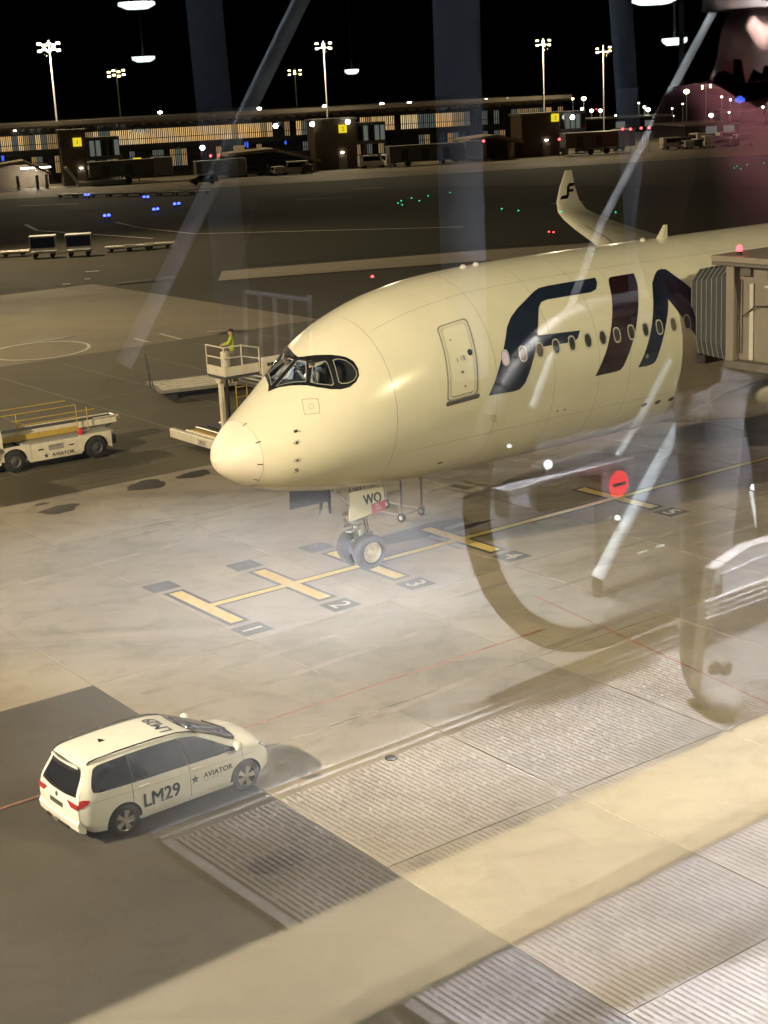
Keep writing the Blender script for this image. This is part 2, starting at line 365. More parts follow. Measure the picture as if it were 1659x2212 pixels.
gr = sheet('grass', [G(520, 575), G(1040, 536), G(1659, 495), G(1659, 400), G(1000, 400), G(560, 425)], -.035, 'grass', 'stuff')
# markings of the stand: lead-in line with stop bars, numbers on dark plates
mk = tag(MB().add([tuple(A2W(x, y, .004)) for x, y in ((-.95, -.22), (33, -.22), (33, .22), (-.95, .22))], [(0, 1, 2, 3)]).build('lead_in_line', 'paintblack', fix=False), kind='structure')
strip('line', A2W(-.6, 0), A2W(33, 0), .26, .008, 'yellow', mk)
for k, (s, hl) in enumerate(((-.62, 1.72), (2.22, 1.75), (4.85, 1.75), (8.5, 1.72), (15.3, 1.75))):
    strip('bar_border', A2W(s, -hl - .14), A2W(s, hl + .14), .66, .006, 'paintblack', mk)
    strip('bar', A2W(s, -hl), A2W(s, hl), .40, .012, 'yellow', mk)
    for sg in (-1, 1):
        if k > 2 and sg > 0: continue
        c = sg * (hl + .78); plate = sheet('number_plate', aq(s - .48, s + .42, c - .40, c + .40), .007, 'paintblack', parent=mk)
        fn = (lambda x, y, s=s, c=c: tuple(A2W(s - .30 + y, c + .0 + (-x) * 1.0, .013))) if sg < 0 else (lambda x, y, s=s, c=c: tuple(A2W(s + .24 - y, c + x, .013)))
        lettering('number', '12345'[k], .86, fn, 'white_line' if sg < 0 else 'darkgrey', mk, align='CENTER', bold=.012)
for nm, a, bb, w in (('red_line', (-8.0, 28.1), (4.0, 37.0), .09), ('red_line', (-8.0, 28.1), (-22, 17.4), .09), ('red_line', (4.0, 39.7), (8.9, 30.4), .08), ('red_line', (9.2, 43.2), (14.5, 36.8), .07)):
    strip(nm, a, bb, w, .009, 'red_line')
# white ring, dashes and lane lines on the outer paving
c0 = G(85, 757)
ring = MB(); n = 48; rv = []
for r in (2.75, 2.95): rv += [(c0.x + r * math.cos(2 * PI * i / n), c0.y + r * 1.15 * math.sin(2 * PI * i / n), .004) for i in range(n)]
ring.add(rv, [(i, (i + 1) % n, n + (i + 1) % n, n + i) for i in range(n)])
tag(ring.build('ring_marking', 'white_line', fix=False), kind='structure')
for p, q, w in (((290, 731), (322, 739), .2), ((345, 721), (392, 733), .2), ((445, 717), (490, 713), .2), ((180, 626), (250, 621), .25), ((135, 614), (152, 613), .5), ((182, 603), (195, 602), .5), ((185, 587), (215, 585), .5)):
    strip('white_dash', G(*p), G(*q), w, .004, 'white_line')
for p, q in (((250, 480), (300, 492)), ((300, 492), (420, 505)), ((420, 505), (620, 500)), ((620, 500), (1000, 490)), ((55, 485), (80, 498)), ((40, 445), (170, 440)), ((80, 498), (330, 515)),
             ((640, 432), (760, 425)), ((760, 408), (830, 405)), ((1190, 440), (1260, 435))):
    strip('taxi_line', G(*p), G(*q), .5, .002, 'white_line')
for i in range(7):                                          # faint parking lines on the service road
    strip('bay_line', A2W(2 + i * 4.2, 19), A2W(2 + i * 4.2, 42), .08, -.012, 'facepaint')
strip('lane_line', A2W(-16, 31), A2W(50, 31), .08, -.010, 'facepaint'); strip('lane_line', A2W(-16, 19), A2W(50, 19), .08, -.010, 'facepaint')
# oil stains and other dark patches
def blob(cx, cy, rx, ry, z, seed, rot=AYAW):
    rg = random.Random(seed); n = 26; ph = [rg.uniform(0, 6.28) for _ in range(5)]; pts = []
    for i in range(n):
        a = 2 * PI * i / n; k = 1 + .14 * math.sin(2 * a + ph[0]) + .1 * math.sin(3 * a + ph[1]) + .07 * math.sin(5 * a + ph[2]) + .05 * math.sin(9 * a + ph[3])
        x, y = rx * k * math.cos(a), ry * k * math.sin(a); pts.append((cx + x * math.cos(rot) - y * math.sin(rot), cy + x * math.sin(rot) + y * math.cos(rot)))
    o = sheet('oil_and_dark_patch', pts, z, 'oil', 'stuff'); return o
for k, (px, py, rx, ry) in enumerate(((317, 1048, .85, .62), (420, 1025, .65, .5), (130, 1100, .75, .5), (90, 1089, .25, .18), (110, 733, 1.3, .5), (503, 717, 1.0, .45), (320, 605, 3.0, .8), (600, 1862, .55, .35))):
    p = G(px, py); blob(p.x, p.y, rx, ry, .006, k)
p = G(900, 1150); blob(p.x, p.y, 1.9, .55, .005, 31); p = G(1000, 1140); blob(p.x, p.y, 1.1, .2, .005, 32)  # long dark patches on the slabs beside the nose wheel
def tyre_track(pts, w, seed):
    rg_ = random.Random(seed); b = MB(); vs = []
    P_ = [Vector((p[0], p[1])) for p in pts]
    for k, p in enumerate(P_):
        d = (P_[min(k + 1, len(P_) - 1)] - P_[max(k - 1, 0)]).normalized(); n = Vector((-d.y, d.x)) * w * .5 * rg_.uniform(.75, 1.1); vs += [(p.x - n.x, p.y - n.y, .0045), (p.x + n.x, p.y + n.y, .0045)]
    b.add(vs, [(2 * i, 2 * i + 2, 2 * i + 3, 2 * i + 1) for i in range(len(P_) - 1)]); tag(b.build('tyre_track', 'rubber_mark', fix=False), kind='stuff')
for k, (t0, t1, s0, s1) in enumerate(((-4.6, -4.1, -5, 20), (-6.2, -5.4, -5, 18), (5.2, 6.4, -12, 14), (7.0, 8.3, -12, 16), (-9.8, -8.6, -4, 12))):
    tyre_track([A2W(s0 + (s1 - s0) * i / 16, t0 + (t1 - t0) * math.sin(i / 16 * 1.6)) for i in range(17)], .24, k)
p = G(845, 1637); b = MB(); b.cyl((p.x, p.y, -.01), (p.x, p.y, .008), .14, .14, 20); tag(b.build('drain_cover', 'blackmatt'), 'small round dark drain cover set in the pale concrete', 'drain cover')

# ------------------------------------------------------------------ person
def person(name, loc, rz, label, J, regions, mts, hair='hair', scale=1., hat=None, cat='person', group=None):
    """one continuous skinned body from joints; regions(co) gives the material index of a face"""
    base = dict(pelvis=(0, 0, .95), spine=(0, 0, 1.12), chest=(0, 0, 1.33), neck=(0, .01, 1.50), jaw=(0, .03, 1.585), crown=(0, .015, 1.69),
                shl=(-.18, 0, 1.43), ell=(-.25, .0, 1.16), wrl=(-.25, .12, .93), shr=(.18, 0, 1.43), elr=(.25, 0, 1.16), wrr=(.25, .12, .93),
                hil=(-.095, 0, .90), knl=(-.11, .02, .50), anl=(-.12, 0, .09), tol=(-.13, .16, .045), hir=(.095, 0, .90), knr=(.11, .02, .50), anr=(.12, 0, .09), tor=(.13, .16, .045))
    base.update(J)
    rad = dict(pelvis=.15, spine=.135, chest=.155, neck=.062, jaw=.082, crown=.092, shl=.078, ell=.05, wrl=.036, shr=.078, elr=.05, wrr=.036, hil=.10, knl=.068, anl=.052, tol=.045, hir=.10, knr=.068, anr=.052, tor=.045)
    names = list(base); idx = {n: i for i, n in enumerate(names)}; vs = [Vector(base[n]) for n in names]; rr = [rad[n] for n in names]
    ed = [('pelvis', 'spine'), ('spine', 'chest'), ('chest', 'neck'), ('neck', 'jaw'), ('jaw', 'crown'), ('chest', 'shl'), ('shl', 'ell'), ('ell', 'wrl'), ('chest', 'shr'), ('shr', 'elr'), ('elr', 'wrr'),
          ('pelvis', 'hil'), ('hil', 'knl'), ('knl', 'anl'), ('anl', 'tol'), ('pelvis', 'hir'), ('hir', 'knr'), ('knr', 'anr'), ('anr', 'tor')]
    ed = [(idx[a], idx[b]) for a, b in ed]
    vs.append(vs[idx['jaw']] + Vector((0, .10, .03))); rr.append(.018); ed.append((idx['jaw'], len(vs) - 1))             # nose
    for sd, w, e in (('l', 'wrl', 'ell'), ('r', 'wrr', 'elr')):                                                      # palm, fingers, thumb
        d = (vs[idx[w]] - vs[idx[e]]).normalized(); sx = -1 if sd == 'l' else 1
        side = d.cross(Vector((0, 0, 1)));  side = side.normalized() if side.length > .1 else Vector((1, 0, 0)); curl = side.cross(d).normalized()
        palm = vs[idx[w]] + d * .075; vs.append(palm); rr.append(.032); pi = len(vs) - 1; ed.append((idx[w], pi))
        for k, ln in ((-1.5, .072), (-.5, .085), (.5, .08), (1.5, .062)):
            a = palm + side * k * .019 + d * .035; m = a + d * ln * .55 - curl * .008; t = m + d * ln * .35 - curl * .03
            for q, r, par in ((m, .0095, pi), (t, .0085, None)):
                vs.append(q); rr.append(r); ed.append((par if par is not None else len(vs) - 2, len(vs) - 1))
        a = palm - side * .045 * sx - d * .02; vs.append(a); rr.append(.012); ed.append((pi, len(vs) - 1)); vs.append(a + d * .04 - curl * .012); rr.append(.010); ed.append((len(vs) - 2, len(vs) - 1))
    me = bpy.data.meshes.new('body'); me.from_pydata([tuple(v) for v in vs], ed, []); o = bpy.data.objects.new('body_tmp', me); col.objects.link(o)
    mo = o.modifiers.new('s', 'SKIN'); mo.use_smooth_shade = True
    for i, sv in enumerate(me.skin_vertices[0].data): sv.radius = (rr[i], rr[i]); sv.use_root = (i == idx['pelvis'])
    o.modifiers.new('ss', 'SUBSURF').render_levels = 2; o.modifiers['ss'].levels = 2
    dg = bpy.context.evaluated_depsgraph_get(); dg.update(); m2 = bpy.data.meshes.new_from_object(o.evaluated_get(dg)); bpy.data.objects.remove(o)
    m2.name = 'body'; m2.materials.clear()
    for x in mts: m2.materials.append(M[x])
    for p in m2.polygons: p.material_index = regions(p.center); p.use_smooth = True
    root = empty(name, loc, rz, label, cat, group); root.scale = (scale,) * 3
    bo = bpy.data.objects.new('body', m2); col.objects.link(bo); bo.parent = root
    jw, cw = Vector(base['jaw']), Vector(base['crown']); c = (jw + cw) / 2; up = (cw - jw).normalized()
    hb = MB(); rings = []
    for k in range(7):
        a = k / 6 * PI / 2; z = .02 + .105 * math.sin(a); r = max(.004, .112 * math.cos(a)); rings.append([tuple(c + up * (z) + Vector((r * math.cos(t) * .92, r * math.sin(t) * 1.05 - .012, 0))) for t in [2 * PI * i / 14 for i in range(14)]])
    hb.loft(rings); hb.build('hard_hat' if hat else 'hair', hat or hair, root, 60)
    if not hat:
        pass
    return root
# ------------------------------------------------------------------ airliner
S_ = [0, .15, .4, .8, 1.4, 2.0, 2.8, 3.6, 4.6, 6., 8., 10.5, 14., 22., 30., 38.]
TOP_ = [4.03, 4.38, 4.66, 4.98, 5.36, 5.76, 6.38, 7.06, 7.58, 8.02, 8.32, 8.43, 8.46, 8.46, 8.46, 8.46]
BOT_ = [4.03, 3.72, 3.50, 3.26, 3.02, 2.86, 2.72, 2.61, 2.52, 2.44, 2.40, 2.39, 2.39, 2.39, 2.39, 2.45]
W_ = [0, .42, .78, 1.15, 1.58, 1.90, 2.24, 2.49, 2.70, 2.87, 2.96, 2.98, 2.98, 2.98, 2.98, 2.95]
def fus(s, th, off=0., side=-1):
    """point of the fuselage skin; th = 0 at the widest line, pi/2 at the crown; off = metres proud of the skin"""
    w, tp, bt = pchip(S_, W_, s), pchip(S_, TOP_, s), pchip(S_, BOT_, s); h, c = (tp - bt) / 2, (tp + bt) / 2
    y, z = w * math.cos(th), h * math.sin(th)
    ny, nz = math.cos(th) / max(w, .05), math.sin(th) / max(h, .05); l = math.hypot(ny, nz); ny /= l; nz /= l
    return Vector((s, side * (y + off * ny), c + z + off * nz))
plane = empty('airliner', (AX, AY, 0), AYAW, 'large cream white airliner lettered FIN parked with its nose over the yellow bars', 'airliner')
st = [0.004, .02, .05, .1, .16, .24, .34, .46, .6, .78, .86, 1.0] + frange(1.15, 5, .15) + frange(5, 14, .35) + frange(14, 38.1, 1.0)
N = 96
b = MB(); rings = []
for s in st:
    rings.append([tuple(fus(s, 2 * PI * i / N)) for i in range(N)])
b.loft(rings, cap=True)
fuselage = b.build('fuselage', ['skin_paint', 'cab_dark', 'radome'], plane, 50)
for p in fuselage.data.polygons:
    if p.center.x < .86: p.material_index = 2
MASK = [(1.90, 1.5707), (1.933, 1.545), (2.088, 1.439), (2.291, 1.232), (2.497, 1.039), (2.647, .89), (2.855, .74), (3.065, .636), (3.273, .579), (3.461, .583), (3.595, .626), (3.65, .711), (3.647, .82), (3.561, .923), (3.404, 1.05), (3.235, 1.202), (3.08, 1.371), (3.0, 1.48), (2.96, 1.5707)]
P3 = [(3.28, 1.035), (3.382, .995), (3.503, .9), (3.576, .785), (3.584, .686), (3.543, .638), (3.42, .611), (3.27, .631), (3.13, .69), (3.09, .737)]
P2 = [(2.945, 1.25), (3.165, 1.11), (3.16, 1.06), (2.984, .763), (2.929, .761), (2.70, .925), (2.595, 1.04)]
P1 = [(2.87, 1.53), (2.92, 1.37), (2.54, 1.10), (2.342, 1.28), (2.08, 1.51)]
# cut the flight deck opening straight through, then close it with framed panes
zz = lambda s, th: fus(s, th).z
side_poly = [(s, zz(s, th)) for s, th in MASK]
cs, cz = 2.9, 6.15
side_poly = [(cs + (s - cs) * .965, cz + (z - cz) * .94) for s, z in side_poly[1:15]]
side_poly = [(1.72, 5.74)] + side_poly + [(3.2, 6.52), (3.04, 6.40), (2.92, 6.34), (2.90, 6.70), (1.72, 6.70)]
cut = MB(); cut.prism(side_poly, -2.35, 2.35, lambda x, z, d: (x, d, z)); cut.m = [0] * len(cut.f)
cutter = cut.build('cutter', 'cab_dark', plane)
mo = fuselage.modifiers.new('b', 'BOOLEAN'); mo.operation = 'DIFFERENCE'; mo.object = cutter; mo.solver = 'EXACT'
try: mo.material_mode = 'TRANSFER'
except Exception: pass
bpy.context.view_layer.update(); dg = bpy.context.evaluated_depsgraph_get(); nm = bpy.data.meshes.new_from_object(fuselage.evaluated_get(dg))
if len(nm.polygons) > 1000:
    fuselage.modifiers.clear(); fuselage.data = nm; nm.name = 'fuselage'
    nm.polygons.foreach_set('use_smooth', [True] * len(nm.polygons)); nm.set_sharp_from_angle(angle=math.radians(35))
else: fuselage.modifiers.clear()
bpy.data.objects.remove(cutter)
cockpit_glass = glass_mat('cockpit_glass', (.62, .66, .64), 1.5, 1.5)
CX_ = frange(1.9, 3.7, .12); CY_ = frange(.5, 1.57, .09)
for sd in (-1, 1):
    fr = patch('window_surround', [MASK, P1, P2, P3], lambda x, y: fus(x, y, .006, sd), 'black', plane, CX_, CY_)
    for pl in (P1, P2, P3):
        patch('cockpit_window', [pl], lambda x, y: fus(x, y, .002, sd), cockpit_glass, plane, CX_, CY_)
        cxy = [sum(p[k] for p in pl) / len(pl) for k in (0, 1)]
        inner = [(cxy[0] + (p[0] - cxy[0]) * .93, cxy[1] + (p[1] - cxy[1]) * .93) for p in pl]
        patch('window_seal', [pl, inner], lambda x, y: fus(x, y, .009, sd), 'grey', plane, CX_, CY_)
b = MB(); b.bb((2.2, -.75, 5.45), (2.5, .75, 5.80), ch=.05); b.build('glareshield', 'cab_dark', plane)
b = MB(); b.bb((3.70, -1.25, 5.5), (3.75, 1.25, 6.5)); b.build('flight_deck_bulkhead', 'cab_dark', plane)
for y in (-.65, .65):
    b = MB(); b.bb((3.15, y - .26, 5.4), (3.32, y + .26, 6.35), ch=.06); b.build('pilot_seat', 'darkgrey', plane)
# dome light of the flight deck
L = bpy.data.lights.new('dome_light', 'POINT'); L.energy = 30; L.color = (.9, .95, 1.0); L.shadow_soft_size = .12
lo = bpy.data.objects.new('dome_light', L); col.objects.link(lo); lo.parent = plane; lo.location = (2.75, -.3, 6.27)
b = MB(); b.cyl((2.75, -.3, 6.33), (2.75, -.3, 6.36), .08, .08, 14); b.build('dome_lamp', 'cool', plane)
# lettering on the side
FL = [(7.39, -0.077), (7.64, 0.057), (7.911, 0.221), (8.161, 0.364), (8.457, 0.529), (8.724, 0.618), (9.092, 0.697), (9.576, 0.775), (10.048, 0.855), (10.326, 0.887), (10.667, 0.897), (12.646, 0.901), (12.568, 0.828), (12.371, 0.756), (12.101, 0.731), (10.336, 0.734), (10.085, 0.719), (9.897, 0.669), (9.714, 0.569), (9.443, 0.388), (11.099, 0.359), (10.936, 0.286), (10.721, 0.261), (9.274, 0.275), (9.131, 0.185), (8.947, 0.074), (8.748, -0.036), (8.548, -0.085), (8.327, -0.094)]
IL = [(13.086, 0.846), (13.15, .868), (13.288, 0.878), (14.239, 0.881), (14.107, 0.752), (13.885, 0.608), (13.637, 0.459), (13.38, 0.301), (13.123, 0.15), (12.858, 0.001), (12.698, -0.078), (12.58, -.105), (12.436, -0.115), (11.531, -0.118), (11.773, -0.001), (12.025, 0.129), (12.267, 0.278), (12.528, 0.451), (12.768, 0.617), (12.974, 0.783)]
NL = [(13.334, -0.119), (13.584, 0.003), (13.808, 0.138), (14.049, 0.291), (14.283, 0.45), (14.531, 0.622), (14.705, 0.724), (15.056, 0.827), (15.23, .865), (15.423, 0.882), (15.637, 0.871), (15.788, 0.78), (16.301, 0.545), (16.719, 0.378), (17.6, .05), (18.2, -.119), (17.1, -.119), (16.175, -0.05), (15.787, 0.134), (15.359, 0.325), (15.033, 0.517), (14.847, 0.388), (14.616, 0.249), (14.405, 0.112), (14.184, -0.033), (14.09, -.09), (13.967, -0.112), (13.738, -0.123)]
for lt, mt in ((FL, 'navy'), (IL, 'red_reflection'), (NL, 'navy')):
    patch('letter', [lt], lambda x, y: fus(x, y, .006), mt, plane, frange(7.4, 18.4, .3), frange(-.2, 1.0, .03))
# cabin windows
WS = [8.101, 8.762, 9.405, 10.042, 10.677, 11.322, 11.926, 12.517, 13.123, 13.733, 14.336, 14.956, 15.572, 16.177, 16.8, 17.42]
pane_lit = lamp_mat('cabin_lit', (1.0, .74, .68), .62); pane_dim = mat('cabin_pane', (.05, .05, .055), .06, var=.0)
pane_shade = mat('cabin_shade', (.14, .125, .10), .12)
for k, s in enumerate(WS):
    out = [(s + .148 * math.copysign(abs(math.cos(a)) ** .75, math.cos(a)), .248 + .079 * math.copysign(abs(math.sin(a)) ** .75, math.sin(a))) for a in [2 * PI * i / 28 for i in range(28)]]
    inn = [(s + .112 * math.copysign(abs(math.cos(a)) ** .75, math.cos(a)), .248 + .064 * math.copysign(abs(math.sin(a)) ** .75, math.sin(a))) for a in [2 * PI * i / 28 for i in range(28)]]
    w = patch('cabin_window', [out, inn], lambda x, y: fus(x, y, .013), 'lightgrey', plane, (), (.2, .248, .296))
    patch('pane', [inn], lambda x, y: fus(x, y, .008), pane_lit if k == 0 else (pane_shade if k in (1, 2, 11) else pane_dim), w, (), (.2, .248, .296))
# forward door
def rrect(s0, s1, t0, t1, rs, rt, sh, n=5):
    pts = []
    for cx, cy, a0 in ((s1 - rs, t1 - rt, 0), (s0 + rs, t1 - rt, PI / 2), (s0 + rs, t0 + rt, PI), (s1 - rs, t0 + rt, 1.5 * PI)):
        for i in range(n + 1):
            a = a0 + PI / 2 * i / n; x, y = cx + rs * math.cos(a), cy + rt * math.sin(a); pts.append((x + sh * (y - t0), y))
    return pts
DO = rrect(5.93, 7.0, -.035, .735, .14, .05, .36); DI = rrect(5.98, 6.95, -.018, .718, .12, .045, .36); DM = rrect(6.06, 6.87, .01, .69, .1, .035, .36)
cyd = frange(-.1, .8, .05)
door = patch('door', [DI], lambda x, y: fus(x, y, .010), 'skin_paint', plane, (), cyd)
patch('door_seal', [DO, DI], lambda x, y: fus(x, y, .005), 'grey', door, (), cyd)
patch('door_outline', [rrect(6.03, 6.90, .0, .70, .11, .04, .36), DM], lambda x, y: fus(x, y, .016), 'lightgrey', door, (), cyd)
patch('door_window', [arc((6.93, .385), .085, 0, 2 * PI, 18, .032)[:-1]], lambda x, y: fus(x, y, .018), 'black', door)
patch('door_handle', [[(6.55, .33), (6.72, .33), (6.735, .375), (6.565, .375)]], lambda x, y: fus(x, y, .017), 'lightgrey', door)
for x, y, w, h in ((6.45, .32, .02, .05), (6.68, .325, .02, .05), (6.42, .55, .05, .012), (6.5, .21, .09, .02), (6.55, .07, .05, .016)):
    patch('door_placard', [[(x, y), (x + w, y), (x + w, y + h), (x, y + h)]], lambda x, y: fus(x, y, .018), 'darkgrey', door)
patch('door_sill_shadow_gap', [rrect(5.9, 7.06, -.075, -.03, .06, .02, .36)], lambda x, y: fus(x, y, .004), 'darkgrey', door, (), (-.05,))  # shade under the door painted as a dark grey strip
# radome joint, probes, static ports
for s, w in ((.862, .008),):
    patch('radome_joint', [[(s, -1.55), (s + w, -1.55), (s + w, 1.55), (s, 1.55)]], lambda x, y: fus(x, y, .003), 'grey', plane, (), frange(-1.5, 1.55, .06))
for s, t in ((.80, 1.27), (.79, .55), (.73, -.13), (.75, -.75)):
    patch('lightning_strip', [[(s, t - .012), (s + .12, t - .018), (s + .12, t + .012), (s, t + .018)]], lambda x, y: fus(x, y, .006), 'blackmatt', plane)
for k, (s, t, r) in enumerate(((1.715, .46, .05), (1.66, .242, .045), (1.633, -.13, .045), (1.63, -.346, .04))):
    wl = pchip(S_, W_, s); pr = patch('static_port', [arc((s, t), r, 0, 2 * PI, 16, r / wl)[:-1]], lambda x, y: fus(x, y, .005), 'blackmatt' if k in (0, 3) else 'steel', plane)
    if k in (1, 2):
        for a in range(8):
            q = (s + 1.7 * r * math.cos(a * PI / 4), t + 1.7 * r / wl * math.sin(a * PI / 4)); patch('rivet', [arc(q, .014, 0, 2 * PI, 8, .014 / wl)[:-1]], lambda x, y: fus(x, y, .006), 'darkgrey', pr)
        patch('port_hole', [arc((s, t), r * .45, 0, 2 * PI, 12, r * .45 / wl)[:-1]], lambda x, y: fus(x, y, .008), 'black', pr)
    else:
        a = fus(s, t, .0); c = fus(s, t, .10); b = MB(); b.cyl(a, c, .018, .012, 8); b.cyl(c, c + Vector((-.12, 0, .0)), .014, .006, 8); b.build('probe', 'darkgrey', pr, 40)
q = [(2.201, .91), (2.504, .749), (2.395, .537), (2.059, .656)]
hs = None
for k in range(4):
    a, c = q[k], q[(k + 1) % 4]
    for i in range(6):
        u0, u1 = (i + .15) / 6, (i + .7) / 6; p0 = (a[0] + (c[0] - a[0]) * u0, a[1] + (c[1] - a[1]) * u0); p1 = (a[0] + (c[0] - a[0]) * u1, a[1] + (c[1] - a[1]) * u1)
        dx, dy = p1[0] - p0[0], p1[1] - p0[1]; l = math.hypot(dx, dy * 2); nx, ny = -dy * 2 / l * .008, dx / l * .004
        patch('panel_dash', [[(p0[0] - nx, p0[1] - ny), (p1[0] - nx, p1[1] - ny), (p1[0] + nx, p1[1] + ny), (p0[0] + nx, p0[1] + ny)]], lambda x, y: fus(x, y, .004), 'darkgrey', plane)
patch('service_cap', [arc((2.29, .71), .07, 0, 2 * PI, 18, .045)[:-1], arc((2.29, .71), .06, 0, 2 * PI, 18, .038)[:-1]], lambda x, y: fus(x, y, .005), 'grey', plane)
for s, t, a, c in ((6.31, -.826, .1, .02), (14.11, -.599, .13, .03), (14.715, -.603, .13, .03), (15.318, -.602, .13, .03), (10.2, -.42, .03, .012), (10.5, -.42, .03, .012)):
    patch('drain_port', [arc((s, t), a, 0, 2 * PI, 16, c)[:-1]], lambda x, y: fus(x, y, .004), 'darkgrey', plane)
patch('floodlight_port', [arc((13.7, -.02), .07, 0, 2 * PI, 12, .025)[:-1]], lambda x, y: fus(x, y, .012), 'chrome', plane)
# skin joints: thin lapped seams round the barrel and along it
for s in (4.35, 7.72, 9.9, 11.7, 13.0, 17.9):
    patch('skin_seam', [[(s, -1.2), (s + .012, -1.2), (s + .012, 1.5), (s, 1.5)]], lambda x, y: fus(x, y, .002), 'grey', plane, (), frange(-1.15, 1.5, .07))
for k in range(5): patch('stencil', [[(7.55 + k * .02, -.30 - k * .02), (7.75 + k * .02, -.30 - k * .02), (7.75 + k * .02, -.294 - k * .02), (7.55 + k * .02, -.294 - k * .02)]], lambda x, y: fus(x, y, .003), 'grey', plane)
for t in (-.5, 1.02):
    patch('skin_seam', [[(4.5, t), (24, t), (24, t + .004), (4.5, t + .004)]], lambda x, y: fus(x, y, .002), 'grey', plane, frange(4.6, 24, .4))
b = MB(); b.loft([[(17.2 + x, y, 8.44) for x, y in ((0, 0), (.25, .03), (.55, 0), (.25, -.03))], [(17.55 + x, y, 8.88) for x, y in ((0, 0), (.08, .012), (.2, 0), (.08, -.012))]]); b.build('blade_antenna', 'skin_paint', plane)
for s in (9.0, 9.5, 16.6): b = MB(); b.lathe([(0, .10), (.05, .09), (.09, .05), (.10, .01)], (s, 0, fus(s, 1.5707).z - .01), (0, 0, 1), 14); b.build('crown_beacon', 'lightgrey', plane, 50)
# belly fairing and wings
b = MB(); rings = []
for s, w, zb in ((16.5, 1.2, 2.42), (18, 2.3, 2.2), (20, 3.0, 2.02), (23, 3.25, 1.92), (30, 3.25, 1.92), (37, 2.2, 2.2)):
    rings.append([(s, w * math.cos(a), 3.35 + (3.35 - zb) * math.sin(a) * (1 if math.sin(a) < 0 else .4)) for a in [2 * PI * i / 32 for i in range(32)]])
b.loft(rings); b.build('belly_fairing', 'skin_paint', plane, 40)
FOIL = [(0, 0), (.02, .030), (.08, .055), (.2, .075), (.4, .08), (.65, .055), (1, .004), (.65, -.02), (.4, -.035), (.2, -.04), (.08, -.03), (.02, -.018)]
WING = [(2.5, 21.0, 13.5, 3.2, 0), (6, 24.0, 10.5, 3.55, 0), (11, 27.8, 8.3, 3.95, 0), (18, 33.2, 6.6, 4.5, 0), (24, 37.8, 5.0, 5.08, 0), (28, 39.9, 3.6, 5.62, .04), (30, 40.95, 2.8, 5.98, .35), (30.9, 41.35, 2.25, 6.32, .75), (31.5, 41.8, 1.8, 6.85, 1.1), (31.95, 42.45, 1.25, 7.6, 1.25), (32.3, 43.25, .55, 8.55, 1.35)]
for sd in (1, -1):
    b = MB(); rings = []
    for t, s0, ch, z, cant in WING:
        rings.append([(s0 + x * ch, sd * (t - y * ch * math.sin(cant) * (1 if cant else 0)), z + y * ch * math.cos(cant)) for x, y in FOIL])
    b.loft(rings); w = b.build('wing', 'skin_paint', plane, 40)
    for (t0, t1) in ((6.2, 17.8), (18.2, 27.5)):                       # flap and spoiler gaps on the upper side
        def wp(t, f, dz):
            for a, c in zip(WING[:-1], WING[1:]):
                if a[0] <= t <= c[0]:
                    k = (t - a[0]) / (c[0] - a[0]); s0, ch, z = [a[j] + (c[j] - a[j]) * k for j in (1, 2, 3)]
                    i = 0
                    while FOIL[i + 1][0] < f: i += 1
                    q = (f - FOIL[i][0]) / (FOIL[i + 1][0] - FOIL[i][0]); y = FOIL[i][1] + (FOIL[i + 1][1] - FOIL[i][1]) * q
                    return (s0 + f * ch, sd * t, z + y * ch + dz)
        for f in (.14, .70):
            ts = frange(t0, t1, 1.0) + [t1]; b = MB(); b.add([wp(t, f, .012) for t in ts] + [wp(t, f + .012, .012) for t in ts], [(i, i + 1, len(ts) + i + 1, len(ts) + i) for i in range(len(ts) - 1)]); b.build('flap_gap', 'darkgrey', w, fix=False)
    b = MB(); c = (41.35, sd * 30.75, 6.3); b.lathe([(0, .02), (.05, .09), (.3, .1), (.45, .02)], c, (1, 0, 0), 12); b.build('navigation_light', 'green_lamp' if sd > 0 else 'red_lamp', w, 40)
    # engine
    b = MB(); ex, ey, ez = 20.6, sd * 10.2, 2.6
    b.lathe([(0, 1.45), (.12, 1.62), (.5, 1.75), (2, 1.82), (4.2, 1.6), (5.6, 1.15), (5.7, .7), (6.9, .3), (5.0, .25), (.8, 1.0), (.8, 1.4)], (ex, ey, ez), (1, 0, 0), 40, close=True); en = b.build('engine', 'skin_paint', w, 40)
    b = MB(); b.lathe([(.9, 1.44), (.9, .4), (.3, .05)], (ex, ey, ez), (1, 0, 0), 30); b.build('fan', 'darkgrey', en, 30)
    b = MB(); b.bb((ex + 2.2, ey - .2, ez + 1.4), (ex + 8, ey + .2, 4.2)); b.build('pylon', 'skin_paint', en)
# winglet emblem: stylised letter F on the face turned to the fuselage
def wlp(u, v, off=.02):
    """u along chord 0..1, v along height 0..1 on the inner face of the starboard winglet"""
    a, c = WING[7], WING[10]; k = v
    for A_, C_ in zip(WING[7:10], WING[8:11]):
        pass
    zs = [r[3] for r in WING[7:]]; z = zs[0] + (zs[-1] - zs[0]) * v
    i = 7
    while i < 9 and WING[i + 1][3] < z: i += 1
    A_, C_ = WING[i], WING[i + 1]; q = (z - A_[3]) / (C_[3] - A_[3]); t, s0, ch = [A_[j] + (C_[j] - A_[j]) * q for j in (0, 1, 2)]
    return (s0 + u * ch, t - .085 * ch - off, z)
FE = [(.05, .30), (.40, .30), (.50, .38), (.50, .46), (.72, .46), (.80, .53), (.55, .53), (.58, .60), (.85, .60), (.95, .68), (.52, .68), (.40, .60), (.38, .40), (.12, .38)]
patch('emblem', [FE], lambda x, y: wlp(x, y), 'black', plane, (), frange(.3, .7, .03))
